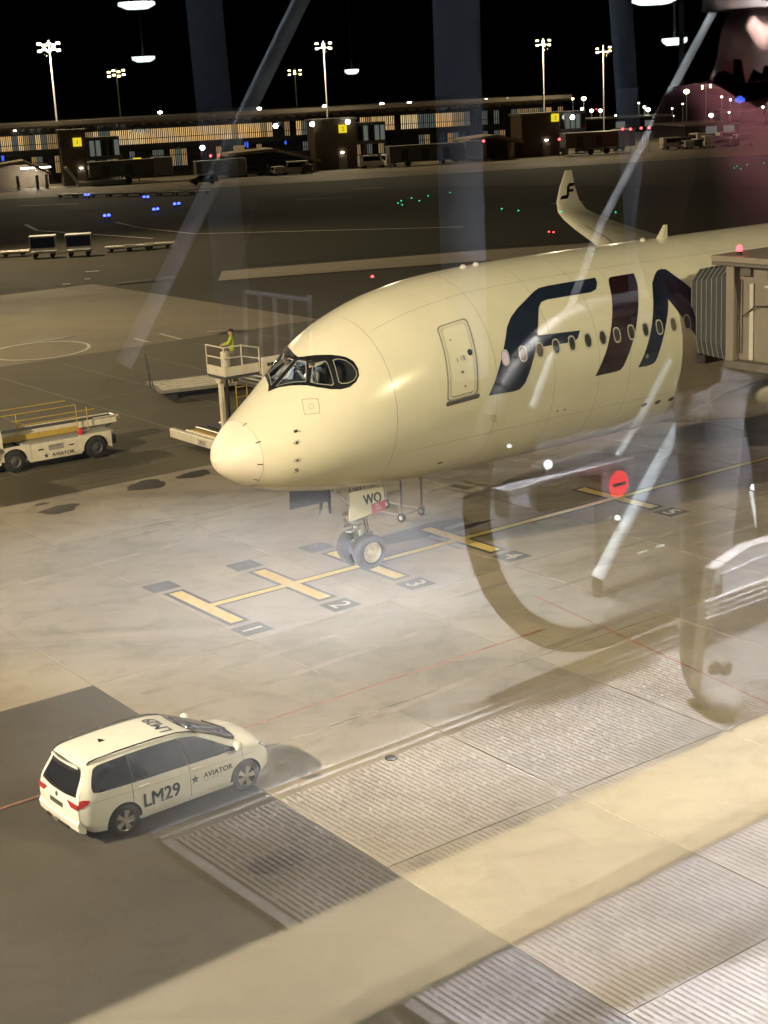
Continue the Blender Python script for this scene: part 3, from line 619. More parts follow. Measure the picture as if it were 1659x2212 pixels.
# nose gear
g = empty('nose_gear_tmp'); bpy.data.objects.remove(g)
sg = 4.75
b = MB(); b.cyl((sg, 0, .52), (sg - .1, 0, 2.75), .10, .13, 16); b.cyl((sg, -.55, .525), (sg, .55, .525), .075, .075, 14)
b.cyl((sg - .03, 0, 1.0), (sg - .06, 0, 1.55), .17, .17, 16); strut = b.build('gear_strut', 'lightgrey', plane, 40)
b = MB(); b.tube([(sg - .03, 0, 1.1), (sg + .42, 0, .95), (sg + .05, 0, .62)], .045); b.build('torque_link', 'steel', strut, 40)
b = MB(); b.tube([(sg - .05, 0, 1.55), (sg - 1.0, -.0, 2.75)], .07); b.tube([(sg - .05, .2, 1.5), (sg + .6, .2, 2.5)], .04); b.tube([(sg - .05, -.2, 1.45), (sg + .5, -.25, 2.5)], .035); b.build('drag_brace', 'steel', strut, 40)
b = MB(); b.bb((sg - .2, -.32, 1.50), (sg + .12, .32, 1.68), ch=.03); b.cyl((sg - .35, -.25, 1.42), (sg - .15, -.25, 1.42), .10, .10, 16); b.cyl((sg - .35, .25, 1.42), (sg - .15, .25, 1.42), .10, .10, 16); b.tube([(sg - .7, -.1, 1.36), (sg - .1, -.1, 1.36)], .03); b.tube([(sg - .62, .14, 1.28), (sg - .05, .14, 1.33)], .03); b.build('steering_unit', 'steel', strut, 40)
for y in (-.25, .25):
    b = MB(); b.lathe([(0, .085), (.012, .09)], (sg - .362, y, 1.42), (1, 0, 0), 16); b.build('taxi_light', 'chrome', strut)
for y in (-.40, .40):
    tw = MB(); R, w = .525, .195
    tw.lathe([(-w * .8, R * .58), (-w, R * .66), (-w, R * .82), (-w * .85, R * .94), (-w * .55, R * .995), (-w * .2, R), (w * .2, R), (w * .55, R * .995), (w * .85, R * .94), (w, R * .82), (w, R * .66), (w * .8, R * .58)], (sg, y, R), (0, 1, 0), 44, close=True)
    wheel = tw.build('tyre', 'rubber', plane, 35)
    sgn = -1 if y < 0 else 1
    rm = MB(); rm.lathe([(0, .305), (.02, .31), (.03, .29), (-.02, .26), (-.06, .24), (-.06, .13), (.0, .11), (.06, .085), (.065, .03)], (sg, y + sgn * w * .82, R), (0, sgn, 0), 30, close=True); rm.lathe([(.055,.08),(.07,.03)],(sg, y + sgn * w * .82, R),(0,sgn,0),20); rm.build('rim', 'rimwhite', wheel, 35)
    rg = MB()
    for k in range(5): rg.lathe([(-.004 + 0, R + .001), (.004, R + .001)], (sg, y + (k - 2) * .062, R), (0, 1, 0), 44, close=True)
    rg.build('tread_groove', 'black', wheel, fix=False)
for k, (y, dx) in enumerate(((-.16, -.12), (.15, -.13), (-.1, .16), (.1, .17))):
    MB().tube([(sg + dx - .05, y, 2.5), (sg + dx * 1.3, y * 1.4, 2.0), (sg + dx * 1.1, y, 1.5), (sg + dx * 1.5, y * .7, 1.1), (sg + dx * .6, y * .6, .72)], .016, 6).build('hydraulic_hose', 'blackmatt', strut, 40)
for y in (-.24, .24): MB().cyl((sg - .45, y, 1.62), (sg + .3, y, 1.62), .055, .055, 12).build('steering_jack', 'chrome', strut, 40)
MB().tube([(sg - .2, -.3, 1.25), (sg - .55, -.34, 1.22), (sg - .72, -.3, 1.25)], .028).build('tow_fitting', 'steel', strut, 40)
MB().bb((sg - .22, -.12, .9), (sg - .12, .12, 1.2), ch=.02).build('axle_box', 'darkgrey', strut)
# open gear doors; the near one carries the registration letters
def dpl(x, z, d): return (x, -.62 - (2.6 - z) * .22 - d, z)
DP = [(sg - .95, 1.72), (sg + .35, 1.84), (sg + .42, 2.52), (sg - .78, 2.50)]
b = MB(); b.prism(DP, 0, .05, dpl); nd_ = b.build('nose_gear_door', 'skin_paint', plane)
lettering('registration', 'WO', .40, lambda x, y: dpl(sg - .35 + x, 2.08 + y, .056), 'lettering_black', nd_, bold=.012, sx=.85)
b = MB(); b.prism([(sg - .14, 1.77), (sg + .365, 1.825), (sg + .39, 2.10), (sg - .11, 2.06)], .052, .058, dpl); rt = b.build('red_placard', 'redtag', nd_)
lettering('placard_mark', 'NO\nTOW', .09, lambda x, y: dpl(sg + .02 + x, 1.97 + y, .062), 'whitetag', rt)
b = MB(); b.prism([(sg - 1.9, 1.95), (sg - .6, 1.95), (sg - .6, 2.55), (sg - 1.95, 2.55)], 0, .05, lambda x, z, d: (x + .0, .62 + (2.6 - z) * .22 + d, z)); b.build('nose_gear_door', 'darkgrey', plane)
# pilots
def up(co): return 2 if co.z > 1.515 else (0 if co.z > .95 else 1)
sit = dict(hil=(-.1, .05, .92), knl=(-.14, .45, .93), anl=(-.14, .48, .5), tol=(-.14, .62, .46), hir=(.1, .05, .92), knr=(.14, .45, .93), anr=(.14, .48, .5), tor=(.14, .62, .46))
for k, (y, lb, J) in enumerate(((-.72, 'person in white shirt at the near cockpit side window, arm raised', dict(elr=(.32, .12, 1.25), wrr=(.26, .26, 1.42), ell=(-.3, .1, 1.2), wrl=(-.18, .3, 1.15))),
                                (.60, 'person in white shirt deeper in the cockpit behind the front window', dict(elr=(.28, .2, 1.2), wrr=(.15, .4, 1.2), ell=(-.28, .2, 1.2), wrl=(-.15, .4, 1.2))))):
    p = A2W(2.96, y); J = dict(J); J.update(sit)
    person('person', (p.x, p.y, 4.72), AYAW + PI / 2, lb, J, up, ['shirt', 'trousers', 'skin'], group='pilots in the cockpit')
# ------------------------------------------------------------------ car
CAR = (-5.80, 27.35, 0.665)
car = empty('car', (CAR[0], CAR[1], 0), CAR[2], 'white people carrier lettered LM29 with black windows and roof rails', 'car')
# rails of the body: x, y, z at ten stations from tail to nose
US = list(range(11))
RX = [  # sill, lower, middle, belt, roof edge, roof, centre
    [-.80, -.62, -.30, .45, 1.25, 2.0, 2.6, 3.05, 3.36, 3.50, 3.56],
    [-.90, -.66, -.30, .45, 1.25, 2.0, 2.62, 3.10, 3.45, 3.60, 3.66],
    [-.91, -.66, -.30, .45, 1.25, 2.0, 2.62, 3.10, 3.46, 3.62, 3.68],
    [-.86, -.64, -.30, .45, 1.25, 2.0, 2.62, 3.08, 3.42, 3.57, 3.63],
    [-.64, -.50, -.22, .45, 1.20, 1.82, 2.56, 3.04, 3.38, 3.53, 3.60],
    [-.67, -.50, -.22, .45, 1.18, 1.72, 2.66, 3.06, 3.41, 3.57, 3.64],
    [-.70, -.50, -.22, .45, 1.16, 1.66, 2.74, 3.10, 3.44, 3.60, 3.67]]
for r in RX: r[6:] = [r[6] + .15, r[7] + .02, r[8] - .11, r[9] - .19, r[10] - .21]
RY = [
    [.70, .80, .84, .85, .85, .85, .84, .82, .74, .60, .42],
    [.78, .88, .905, .91, .91, .91, .905, .89, .83, .72, .52],
    [.79, .89, .912, .915, .915, .915, .91, .895, .835, .73, .54],
    [.77, .86, .885, .895, .895, .89, .88, .86, .81, .71, .54],
    [.60, .645, .66, .67, .67, .655, .70, .70, .64, .54, .40],
    [.50, .54, .55, .56, .56, .55, .52, .52, .48, .40, .30],
    [0, 0, 0, 0, 0, 0, 0, 0, 0, 0, 0]]
RZ = [
    [.34, .26, .23, .22, .22, .22, .22, .22, .24, .27, .30],
    [.48, .46, .45, .44, .43, .42, .42, .42, .42, .42, .42],
    [.72, .74, .74, .72, .71, .70, .69, .66, .62, .58, .56],
    [1.00, 1.01, 1.01, .99, .97, .95, .93, .89, .83, .76, .70],
    [1.48, 1.53, 1.555, 1.575, 1.56, 1.47, 1.06, 1.0, .92, .84, .77],
    [1.55, 1.60, 1.62, 1.635, 1.62, 1.545, 1.075, 1.02, .94, .855, .785],
    [1.57, 1.615, 1.64, 1.655, 1.645, 1.575, 1.085, 1.03, .95, .86, .79]]
VS = list(range(7))
def carp(u, v, off=0., sd=-1):
    """point on the car skin: u 0 tail .. 10 nose, v 0 sill .. 6 roof centre line"""
    def at(u, v):
        return Vector([pchip(VS, [pchip(US, Rr[k], u) for k in VS], v) for Rr in (RX, RY, RZ)])
    p = at(u, v)
    if off:
        e = .02; du = at(min(u + e, 10), v) - at(max(u - e, 0), v); dv = at(u, min(v + e, 6)) - at(u, max(v - e, 0)); n = dv.cross(du)
        if n.length > 1e-9:
            n.normalize()
            if n.y < -1e-3 or (abs(n.y) < .2 and n.z < 0 and v > 4): n = -n
            p = p + n * off
    return Vector((p.x, sd * p.y, p.z))
b = MB(); uu = [i * .2 for i in range(51)]; vv = [i * .25 for i in range(25)]
ringsL = []
for u in uu:
    half = [carp(u, v, 0, -1) for v in vv]; other = [carp(u, v, 0, 1) for v in vv[-2::-1]]
    ringsL.append([tuple(p) for p in half + other])
# bulged tail and nose faces
def endring(r, dx, k): 
    c = sum((Vector(p) for p in r), Vector()) / len(r); return [(p[0] + dx * (1 - abs(p[1]) / 1.0), p[1] * k, c.z + (p[2] - c.z) * k) for p in r]
ringsL = [[(p[0] + .10, p[1] * .9, 1.0 + (p[2] - 1.0) * .9) for p in ringsL[0]]] + ringsL + [endring(ringsL[-1], .03, .7)]
b.loft(ringsL); body = b.build('body', ['carwhite', 'blackmatt'], car, 60)
# wheel arches
cutm = MB()
for x in (0, 2.786):
    for sd in (-1, 1): cutm.cyl((x, sd * .62, .325), (x, sd * 1.1, .325), .375, .375, 40)
cutter = cutm.build('cutter', 'blackmatt', car)
mo = body.modifiers.new('b', 'BOOLEAN'); mo.object = cutter; mo.solver = 'EXACT'
try: mo.material_mode = 'TRANSFER'
except Exception: pass
bpy.context.view_layer.update(); dg = bpy.context.evaluated_depsgraph_get(); nm = bpy.data.meshes.new_from_object(body.evaluated_get(dg))
body.modifiers.clear()
if len(nm.polygons) > 500:
    body.data = nm; nm.name = 'body'; nm.polygons.foreach_set('use_smooth', [True] * len(nm.polygons)); nm.set_sharp_from_angle(angle=math.radians(38))
bpy.data.objects.remove(cutter)
for sd in (-1, 1):
    cu, cv = frange(0, 10, .2), frange(0, 6, .2)
    side_fn = lambda x, y: carp(x, y, .006, sd)
    win = [(1.15, 3.16), (1.0, 3.3), (1.02, 3.55), (1.2, 3.8), (1.6, 3.88), (4.2, 3.9), (4.9, 3.86), (5.35, 3.6), (5.75, 3.28), (5.85, 3.14), (5.2, 3.08), (3, 3.08), (1.6, 3.1)]
    sw = patch('side_window', [win], side_fn, 'carglass', car, cu, cv)
    for u in (2.72, 4.28): patch('window_pillar', [[(u, 3.08), (u + .05, 3.08), (u + .04, 3.9), (u - .01, 3.9)]], lambda x, y: carp(x, y, .010, sd), 'blackmatt', sw, (), cv)
    for u0, u1 in ((4.30, 4.315), (2.70, 2.715), (5.92, 5.935)): patch('door_gap', [[(u0, .55), (u1, .55), (u1, 3.05), (u0, 3.05)]], lambda x, y: carp(x, y, .003, sd), 'darkgrey', body, (), cv)
    patch('crease', [[(1.0, 2.62), (6.6, 2.45), (6.6, 2.47), (1.0, 2.65)]], lambda x, y: carp(x, y, .003, sd), 'grey', body, cu, cv)
    for u in (3.0, 4.5):
        a = carp(u, 2.75, .0, sd); b = MB(); b.box((a.x, a.y + sd * .02, a.z), (.22, .03, .035), 0, ch=.01); b.build('door_handle', 'carwhite', car)
    patch('sill_trim', [[(2.4, .1), (6.1, .1), (6.1, .45), (2.4, .45)]], lambda x, y: carp(x, y, .012, sd), 'carwhite', car, cu, cv)
    # roof rail
    b = MB(); pts = [carp(u, 4.35, .0, sd) + Vector((0, 0, h)) for u, h in ((.75, .0), (1.0, .035), (1.6, .045), (2.5, .05), (3.6, .05), (4.4, .045), (4.85, .03), (5.1, .0))]; b.tube(pts, .018, 8); b.build('roof_rail', 'black', car, 50)
    # mirror
    m = carp(5.45, 3.1, 0, sd); b = MB(); b.lathe([(0, .03), (.02, .085), (.08, .1), (.13, .08), (.16, .02)], (m.x + .12, m.y + sd * .14, m.z + .12), (1, 0, .0), 16); b.build('mirror', 'carwhite', car, 50)
    b = MB(); b.cyl((m.x + .1, m.y, m.z + .02), (m.x + .12, m.y + sd * .12, m.z + .08), .03, .03, 8); b.build('mirror_arm', 'black', car)
    # lamps
    tl = patch('tail_lamp', [[(-.0, 2.45), (.25, 2.42), (.75, 2.62), (.9, 2.85), (.3, 2.95), (0, 2.9)]], lambda x, y: carp(max(x, .0), y, .012, sd), 'tail', car, cu, cv)
    b = MB(); b.add([(-.945, sd * .42, .93), (-.925, sd * .79, .92), (-.925, sd * .79, .80), (-.94, sd * .55, .80)], [(0, 1, 2, 3)]); b.build('lens', 'tail', tl)
    patch('headlamp', [[(7.35, 3.12), (7.9, 2.72), (9.2, 2.55), (9.6, 2.9), (9.2, 3.3), (8.3, 3.45)]], lambda x, y: carp(x, y, .008, sd), 'headlamp', car, cu, cv); patch('lamp_border', [[(7.25, 3.15), (7.85, 2.64), (9.2, 2.47), (9.7, 2.88), (9.25, 3.38), (8.3, 3.53)]], lambda x, y: carp(x, y, .004, sd), 'black', body, cu, cv)
    # wheels
    for x in (0, 2.786):
        R, w = .325, .105; yy = sd * .80
        t = MB(); t.lathe([(-w, R * .68), (-w, R * .86), (-w * .85, R * .97), (-w * .5, R), (w * .5, R), (w * .85, R * .97), (w, R * .86), (w, R * .68)], (x, yy, R), (0, 1, 0), 36, close=True); ty = t.build('tyre', 'rubber', car, 35)
        r = MB(); r.lathe([(0, .225), (.012, .228), (.015, .21), (-.05, .2), (-.05, .03)], (x, yy + sd * w * .9, R), (0, sd, 0), 32, close=True); rim = r.build('rim', 'darkgrey', ty, 35)
        sp_ = MB()
        for k in range(10):
            a = 2 * PI * (k // 2) / 5 + (.16 if k % 2 else -.16); dx, dz = math.cos(a), math.sin(a); px, pz = -dz, dx
            y0 = yy + sd * (w * .9 + .002)
            def q(r_, wd, dy): return (x + dx * r_ + px * wd, y0 + sd * dy, R + dz * r_ + pz * wd)
            sp_.add([q(.03, -.017, .012), q(.03, .017, .012), q(.212, .019, .0), q(.212, -.019, .0), q(.03, -.02, -.03), q(.03, .02, -.03), q(.212, .022, -.03), q(.212, -.022, -.03)], [(0, 1, 2, 3), (0, 4, 5, 1), (1, 5, 6, 2), (2, 6, 7, 3), (3, 7, 4, 0)])
        sp_.lathe([(.0, .05), (.016, .045), (.02, .01)], (x, y0 - 0 * sd, R), (0, sd, 0), 16)
        sp_.lathe([(-.01, .213), (.008, .228), (.010, .222), (.0, .205)], (x, y0, R), (0, sd, 0), 36, close=True)
        sp_.build('spokes', 'rimgrey', rim, 35)
        al = MB(); ring_o = [(x + .40 * math.cos(a), sd * .905, .325 + .40 * math.sin(a)) for a in [PI * i / 24 for i in range(25)]]; ring_i = [(x + .372 * math.cos(a), sd * .905, .325 + .372 * math.sin(a)) for a in [PI * i / 24 for i in range(25)]]
# windscreen and rear window
def cross(u, y, off=.007, v0=4.15):
    """surface point at station u and lateral position y in -1..1 of the glass width"""
    v = 6 - abs(y) * (6 - v0); return carp(u, v, off, -1 if y < 0 else 1)
patch('windscreen', [[(5.06, -.92), (5.02, -.5), (5.0, 0), (5.02, .5), (5.06, .92), (5.95, .99), (5.97, 0), (5.95, -.99)]], cross, 'carglass', car, frange(5, 6, .1), frange(-1, 1, .12))
for y0, y1 in ((-.7, -.05), (-.1, .65)):
    b = MB(); b.tube([cross(5.93, y0, .02), cross(5.85, y1, .02)], .012, 6); b.build('wiper', 'black', car)
TZ = [.34, .48, .72, 1.0, 1.48, 1.55, 1.57]; TX = [-.80, -.90, -.91, -.86, -.64, -.67, -.70]; TW = [.70, .78, .79, .77, .60, .50, .46]
def tailp(y, z, off=.0):
    """hatch surface at lateral y and height z"""
    return (pchip(TZ, TX, z) - .05 * (1 - (y / pchip(TZ, TW, z)) ** 2) - off, y, z)
zt_ = [.34, .48, .6, .72, .86, 1.0, 1.2, 1.35, 1.48, 1.56]
patch('hatch', [[(-pchip(TZ, TW, z) * 1.005, z) for z in zt_] + [(pchip(TZ, TW, z) * 1.005, z) for z in zt_[::-1]]], lambda x, y: tailp(x, y, .002), 'carwhite', car, frange(-.7, .8, .1), frange(.36, 1.56, .05))
patch('rear_window', [[(-.68, 1.02), (-.3, .995), (.3, .995), (.68, 1.02), (.56, 1.45), (.5, 1.50), (-.5, 1.50), (-.56, 1.45)]], lambda x, y: tailp(x, y, .012), 'carglass', car, frange(-.7, .8, .1), frange(1, 1.5, .06))
patch('spoiler', [[(-.56, 1.50), (.56, 1.50), (.46, 1.57), (-.46, 1.57)]], lambda x, y: tailp(x, y, .05 * (1.58 - y) / .08 + .01), 'carwhite', car, frange(-.7, .8, .1), (1.54,))
patch('number_plate', [[(-.26, .70), (.26, .70), (.26, .80), (-.26, .80)]], lambda x, y: tailp(x, y, .012), 'darkgrey', car, frange(-.2, .3, .1), ())
b = MB(); b.lathe([(0, .05), (.012, .045), (.014, .01)], tailp(0, .90, .0), (-1, 0, .1), 18); b.build('badge', 'darkgrey', car, 40)
bum = MB(); bum.loft([[(x - .03 * (1 - (y / .85) ** 2), y, z) for x, z in ((-.84, .30), (-.93, .36), (-.95, .50), (-.90, .58), (-.80, .58), (-.78, .30))] for y in [-.80 + .1 * i for i in range(17)]]); bumper = bum.build('rear_bumper', 'carwhite', car, 40)
b = MB(); b.bb((-.985, -.45, .335), (-.92, .45, .385)); b.build('bumper_slot', 'blackmatt', bumper)
b = MB(); b.tube([(-.85, .0, .36), (-1.03, .0, .36), (-1.06, .0, .43)], .028); b.lathe([(0, .01), (.01, .03), (.04, .035), (.07, .02)], (-1.06, 0, .42), (0, 0, 1), 12); b.build('tow_ball', 'steel', car, 40)
b = MB(); b.loft([[(.05, -.02, 1.655), (.18, -.02, 1.655), (.18, .02, 1.655), (.05, .02, 1.655)], [(.03, -.006, 1.72), (.07, -.006, 1.72), (.07, .006, 1.72), (.03, .006, 1.72)]]); b.build('roof_fin', 'black', car)
# lettering
def carside(x, z, off=.012):
    u = min(US[:-1], key=lambda k: abs(RX[2][k] - x)); 
    lo_, hi_ = 0., 10.
    for _ in range(30):
        md = (lo_ + hi_) / 2
        if pchip(US, RX[2], md) < x: lo_ = md
        else: hi_ = md
    u = (lo_ + hi_) / 2; lo_, hi_ = 0., 3.2
    for _ in range(30):
        md = (lo_ + hi_) / 2
        if carp(u, md).z < z: lo_ = md
        else: hi_ = md
    p = carp(u, (lo_ + hi_) / 2, 0, -1); return (p.x, p.y - off, p.z)
lettering('side_number', 'LM29', .40, lambda x, y: carside(.40 + x, .46 + y + x * .0), 'lettering', car, bold=.010, sx=.92)
lettering('side_name', 'AVIATOR', .155, lambda x, y: carside(1.78 + x, .62 + y), 'lettering_black', car, bold=.004, sx=1.0, spacing=1.05)
lettering('side_motto', 'airport alliance', .05, lambda x, y: carside(1.80 + x, .555 + y), 'grey', car)
b = MB(); b.add([carside(1.58 + x * .1, .66 + y * .1) for x, y in STAR] + [carside(1.58, .66)], [(i, (i + 1) % 10, 10) for i in range(10)]); b.build('star_emblem', 'lettering', car, fix=False)
def roofp(x, y, off=.012):
    lo_, hi_ = 0., 5.6
    v = 6 - abs(y) / .56 if abs(y) < .56 else 4.9
    for _ in range(30):
        md = (lo_ + hi_) / 2
        if carp(md, v).x < x: lo_ = md
        else: hi_ = md
    p = carp((lo_ + hi_) / 2, v, 0, -1 if y < 0 else 1); return (x, y, p.z + off)
lettering('roof_number', 'LM29', .40, lambda x, y: roofp(1.45 - y, -.47 + x), 'lettering', car, bold=.010, sx=.92)

# ------------------------------------------------------------------ belt loader
bp = G(212, 990); bq = G(36, 1022); byaw = math.atan2(bp.y - bq.y, bp.x - bq.x)
bl = empty('belt_loader', (bq.x, bq.y + .0, 0), byaw, 'white belt loader truck with yellow railings lettered AVIATOR', 'belt loader')
WBL = (bp - bq).length
def bx(name, a, c, mt, par=bl, ch=.02): return MB().bb(a, c, ch=ch).build(name, mt, par)
bx('chassis', (-3.0, .35, .42), (WBL + 1.0, 1.95, .78), 'darkgrey')
bx('side_panel', (.62, .02, .30), (WBL - .62, .14, .98), 'loader_white')
bx('side_panel', (-3.0, 2.1, .30), (WBL + .8, 2.2, .98), 'loader_white')
bx('deck', (.45, .15, .93), (WBL + .85, 2.1, 1.0), 'grey')
def arch(x0):
    o = arc((x0, .42), .58, 0, PI, 16); pts = [(x0 + .66, .36), (x0 + .66, 1.02), (x0 - .66, 1.02), (x0 - .66, .36)] + [(x0 + .55 * math.cos(a), .42 + .53 * math.sin(a)) for a in [PI - PI * i / 16 for i in range(17)]]
    b = MB(); b.prism(pts, .0, .16, lambda x, z, d: (x, d, z)); b.build('wheel_arch', 'loader_white', bl)
arch(0); arch(WBL)
for x in (0, WBL):
    for y in (.16, 1.8):
        t = MB(); R = .45; t.lathe([(-.13, R * .6), (-.13, R * .88), (-.1, R * .98), (.1, R * .98), (.13, R * .88), (.13, R * .6)], (x, y, R), (0, 1, 0), 30, close=True); ty = t.build('tyre', 'rubber', bl, 35)
        MB().lathe([(0, .26), (.02, .25), (-.03, .2), (.01, .1), (.03, .04)], (x, y - .12, R), (0, -1, 0), 20, close=True).build('rim', 'darkgrey', ty, 35)
cabm = MB(); cabm.loft([[(-3.2, .0, z0), (-.42 - .0, .0, z0), (-.42, 1.15, z0), (-3.2, 1.15, z0)] for z0 in (.5, 1.5)] + [[(-3.0, .06, 2.15), (-.50, .06, 2.15), (-.50, 1.1, 2.15), (-3.0, 1.1, 2.15)]]); cab = cabm.build('cab', 'loader_white', bl)
bx('cab_roof', (-3.05, .0, 2.15), (-.42, 1.15, 2.26), 'loader_white', bl, .04)
MB().prism([(-1.9, 1.25), (-.72, 1.25), (-.74, 2.02), (-1.9, 2.02)], -.014, .0, lambda x, z, d: (x, d + .03 + (z - 1.5) * .05, z)).build('cab_window', 'carglass', cab)
MB().lathe([(0, .03), (.05, .09), (.12, .1), (.16, .05)], (-.75, -.06, 1.08), (0, -1, 0), 14).build('cab_lamp', 'blackmatt', cab, 40)
MB().cyl((-.8, .3, 2.26), (-.8, .3, 2.40), .06, .05, 12).build('beacon', 'loader_yellow', cab)
bx('belt_frame', (-1.2, 1.15, 1.08), (WBL + 1.45, 1.22, 1.35), 'loader_white'); bx('belt_frame', (-1.2, 1.98, 1.08), (WBL + 1.45, 2.05, 1.35), 'loader_white')
bx('belt', (-1.2, 1.22, 1.26), (WBL + 1.55, 1.98, 1.31), 'blackmatt')
MB().cyl((WBL + 1.55, 1.15, 1.28), (WBL + 1.55, 2.05, 1.28), .07, .07, 12).build('belt_roller', 'roller', bl, 40)
bx('guide_rail', (WBL + .4, 1.10, 1.36), (WBL + 1.55, 1.15, 1.42), 'loader_white')
MB().tube([(WBL + .6, 1.3, .7), (WBL + 1.1, 1.3, 1.0), (WBL + 1.4, 1.3, 1.15)], .05).build('lift_arm', 'darkgrey', bl, 40)
rails = [[(-.3, .95, 1.0), (-.3, .95, 2.1)], [(.55, .95, 1.0), (.55, .95, 2.1)], [(WBL - .35, .95, 1.0), (WBL - .35, .95, 2.1)], [(WBL + .1, .95, 1.0), (WBL + .1, .95, 1.95)]]
for r in rails: MB().tube(r, .022, 8).build('rail_post', 'loader_yellow', bl, 40)
for r in ([(-.5, .95, 2.1), (WBL - .35, .95, 2.1)], [(.2, .95, 1.82), (WBL + .45, .95, 1.82)], [(.55, .95, 1.62), (WBL - .35, .95, 1.62)], [(-.3, 2.1, 2.1), (WBL - .3, 2.1, 2.1)]): MB().tube(r, .022, 8).build('handrail', 'loader_yellow', bl, 40)
bx('rail_panel', (-.3, .93, 1.02), (WBL - .35, .97, 1.25), 'loader_yellow', bl, .01)
MB().lathe([(0, .1), (.1, .13), (.2, .1), (.24, .03)], (WBL - .45, .45, 1.0), (0, 0, 1), 12).build('hose_reel', 'redtag', bl, 40)
for x in (.98, WBL - 1.15): bx('grab_slot', (x, .008, .72), (x + .22, .018, .77), 'blackmatt', bl, 0)
bx('maker_plate', (WBL * .5 - .30, .008, .66), (WBL * .5 + .32, .018, .88), 'grey', bl, 0)
lettering('maker_text', 'DAILY CHECK', .085, lambda x, y: (WBL * .5 - .28 + x, .004, .79 + y), 'lettering_black', bl)
lettering('side_name', 'AVIATOR', .20, lambda x, y: (WBL * .5 - .18 + x, .015, .40 + y), 'lettering_black', bl, bold=.006, sx=1.1)
b = MB(); b.add([(WBL * .5 - .42 + x * .11, .015, .47 + y * .11) for x, y in STAR] + [(WBL * .5 - .42, .015, .47)], [(i, (i + 1) % 10, 10) for i in range(10)]); b.build('star_emblem', 'lettering', bl, fix=False)

# ------------------------------------------------------------------ cargo loader behind the nose
lc = G(369, 962, .0); ld = empty('cargo_loader', (lc.x, lc.y, 0), AYAW, 'white and yellow cargo loader with raised operator cage behind the airliner nose', 'cargo loader')
def lx(name, a, c, mt, par=ld, ch=.02): return MB().bb(a, c, ch=ch).build(name, mt, par)
lx('front_deck', (0, -4.2, .35), (.22, 0, .72), 'loader_white')
lettering('deck_number', '2800', .30, lambda x, y: (-.006, -2.3 - x, .40 + y), 'darkgrey', ld)
lx('deck_edge', (.24, -4.0, .68), (.32, -.9, .76), 'loader_white'); lx('deck_edge', (.5, -4.0, .62), (.8, -.8, .70), 'loader_yellow')
lx('lower_deck', (.22, -4.2, .35), (9, -.05, .58), 'darkgrey')
for i in range(9): MB().cyl((1.0 + i * .55, -3.9, .66), (1.0 + i * .55, -.5, .66), .07, .07, 10).build('roller', 'blackmatt' if i % 2 else 'roller', ld, 40)
for x in (1.2, 7.2):
    for y in (-4.0, -.3): MB().lathe([(-.15, .2), (-.15, .33), (.15, .33), (.15, .2)], (x, y, .33), (0, 1, 0), 20).build('tyre', 'rubber', ld, 35)
lm = G(486, 945, .5); c_, s_ = ca, sa
lx_, ly_ = ca * (lm.x - lc.x) + sa * (lm.y - lc.y), -sa * (lm.x - lc.x) + ca * (lm.y - lc.y)
lx('cage_mast', (lx_ - .09, ly_ - .09, .4), (lx_ + .09, ly_ + .09, 2.95), 'loader_white'); lx('mast_guide', (lx_ + .14, ly_ - .2, .4), (lx_ + .24, ly_ - .08, 2.9), 'blackmatt')
MB().cyl((lx_ - .12, ly_, 2.95), (lx_ + .12, ly_, 2.95), .24, .24, 20).build('mast_wheel', 'loader_white', ld, 40)
for k in range(3): lx('hazard_stripe', (lx_ + .3 + k * .14, ly_ - .25, 2.72), (lx_ + .37 + k * .14, ly_ - .2, 3.0), 'loader_yellow', ld, 0)
for z in (.9, 1.3, 1.7, 2.1, 2.5): MB().tube([(lx_ + .5, ly_ - .3, z), (lx_ + 1.0, ly_ - .3, z)], .02).build('ladder_rung', 'loader_yellow', ld)
for x in (.5, 1.0): MB().tube([(lx_ + x, ly_ - .3, .6), (lx_ + x, ly_ - .3, 2.9)], .022).build('ladder_side', 'loader_yellow', ld)
cz_ = 3.12; x0, x1, y0, y1 = lx_ - .35, lx_ + 1.25, ly_ - 1.0, ly_ + .35
lx('cage_floor', (x0, y0, cz_ - .12), (x1, y1, cz_), 'darkgrey'); lx('kick_panel', (x0 - .03, y0, cz_), (x0 + .0, y1, cz_ + .38), 'loader_white'); lx('kick_panel', (x0, y0 - .03, cz_), (x1, y0, cz_ + .38), 'loader_white')
for (px_, py_) in ((x0, y0), (x0, y1), (x1, y0), (x1, y1), ((x0 + x1) / 2, y0)): MB().tube([(px_, py_, cz_), (px_, py_, cz_ + (1.15 if px_ != x1 else .95))], .028).build('cage_post', 'loader_white', ld, 40)
for z in (.72, 1.15): MB().tube([(x0, y1, cz_ + z), (x0, y0, cz_ + z), ((x0 + x1) / 2, y0, cz_ + z), (x1, y0, cz_ + z - .2)], .028).build('cage_rail', 'loader_white', ld, 40)
lx('control_desk', (x0 + .1, y0 + .12, cz_), (x0 + .35, y0 + .45, cz_ + .95), 'loader_white')
lx('valve_panel', (x1 + .05, y0 - .1, cz_ - .2), (x1 + 1.1, y0 - .02, cz_ + .55), 'loader_white')
for k in range(3): MB().cyl((x1 + .35 + k * .16, y0 - .13, cz_ + .25), (x1 + .35 + k * .16, y0 - .10, cz_ + .25), .07, .07, 14).build('gauge', 'blackmatt', ld)
lx('upper_deck', (x1 + .2, y0 + .2, 2.3), (x1 + 6, y1 + 2.2, 2.5), 'grey')
for i in range(6): MB().cyl((x1 + .5 + i * .5, y0 + .3, 2.56), (x1 + .5 + i * .5, y1 + 2.0, 2.56), .06, .06, 8).build('roller', 'roller', ld, 40)
lx('upper_post', (x1 + .5, y0 + .3, .5), (x1 + .8, y0 + .6, 2.3), 'darkgrey')
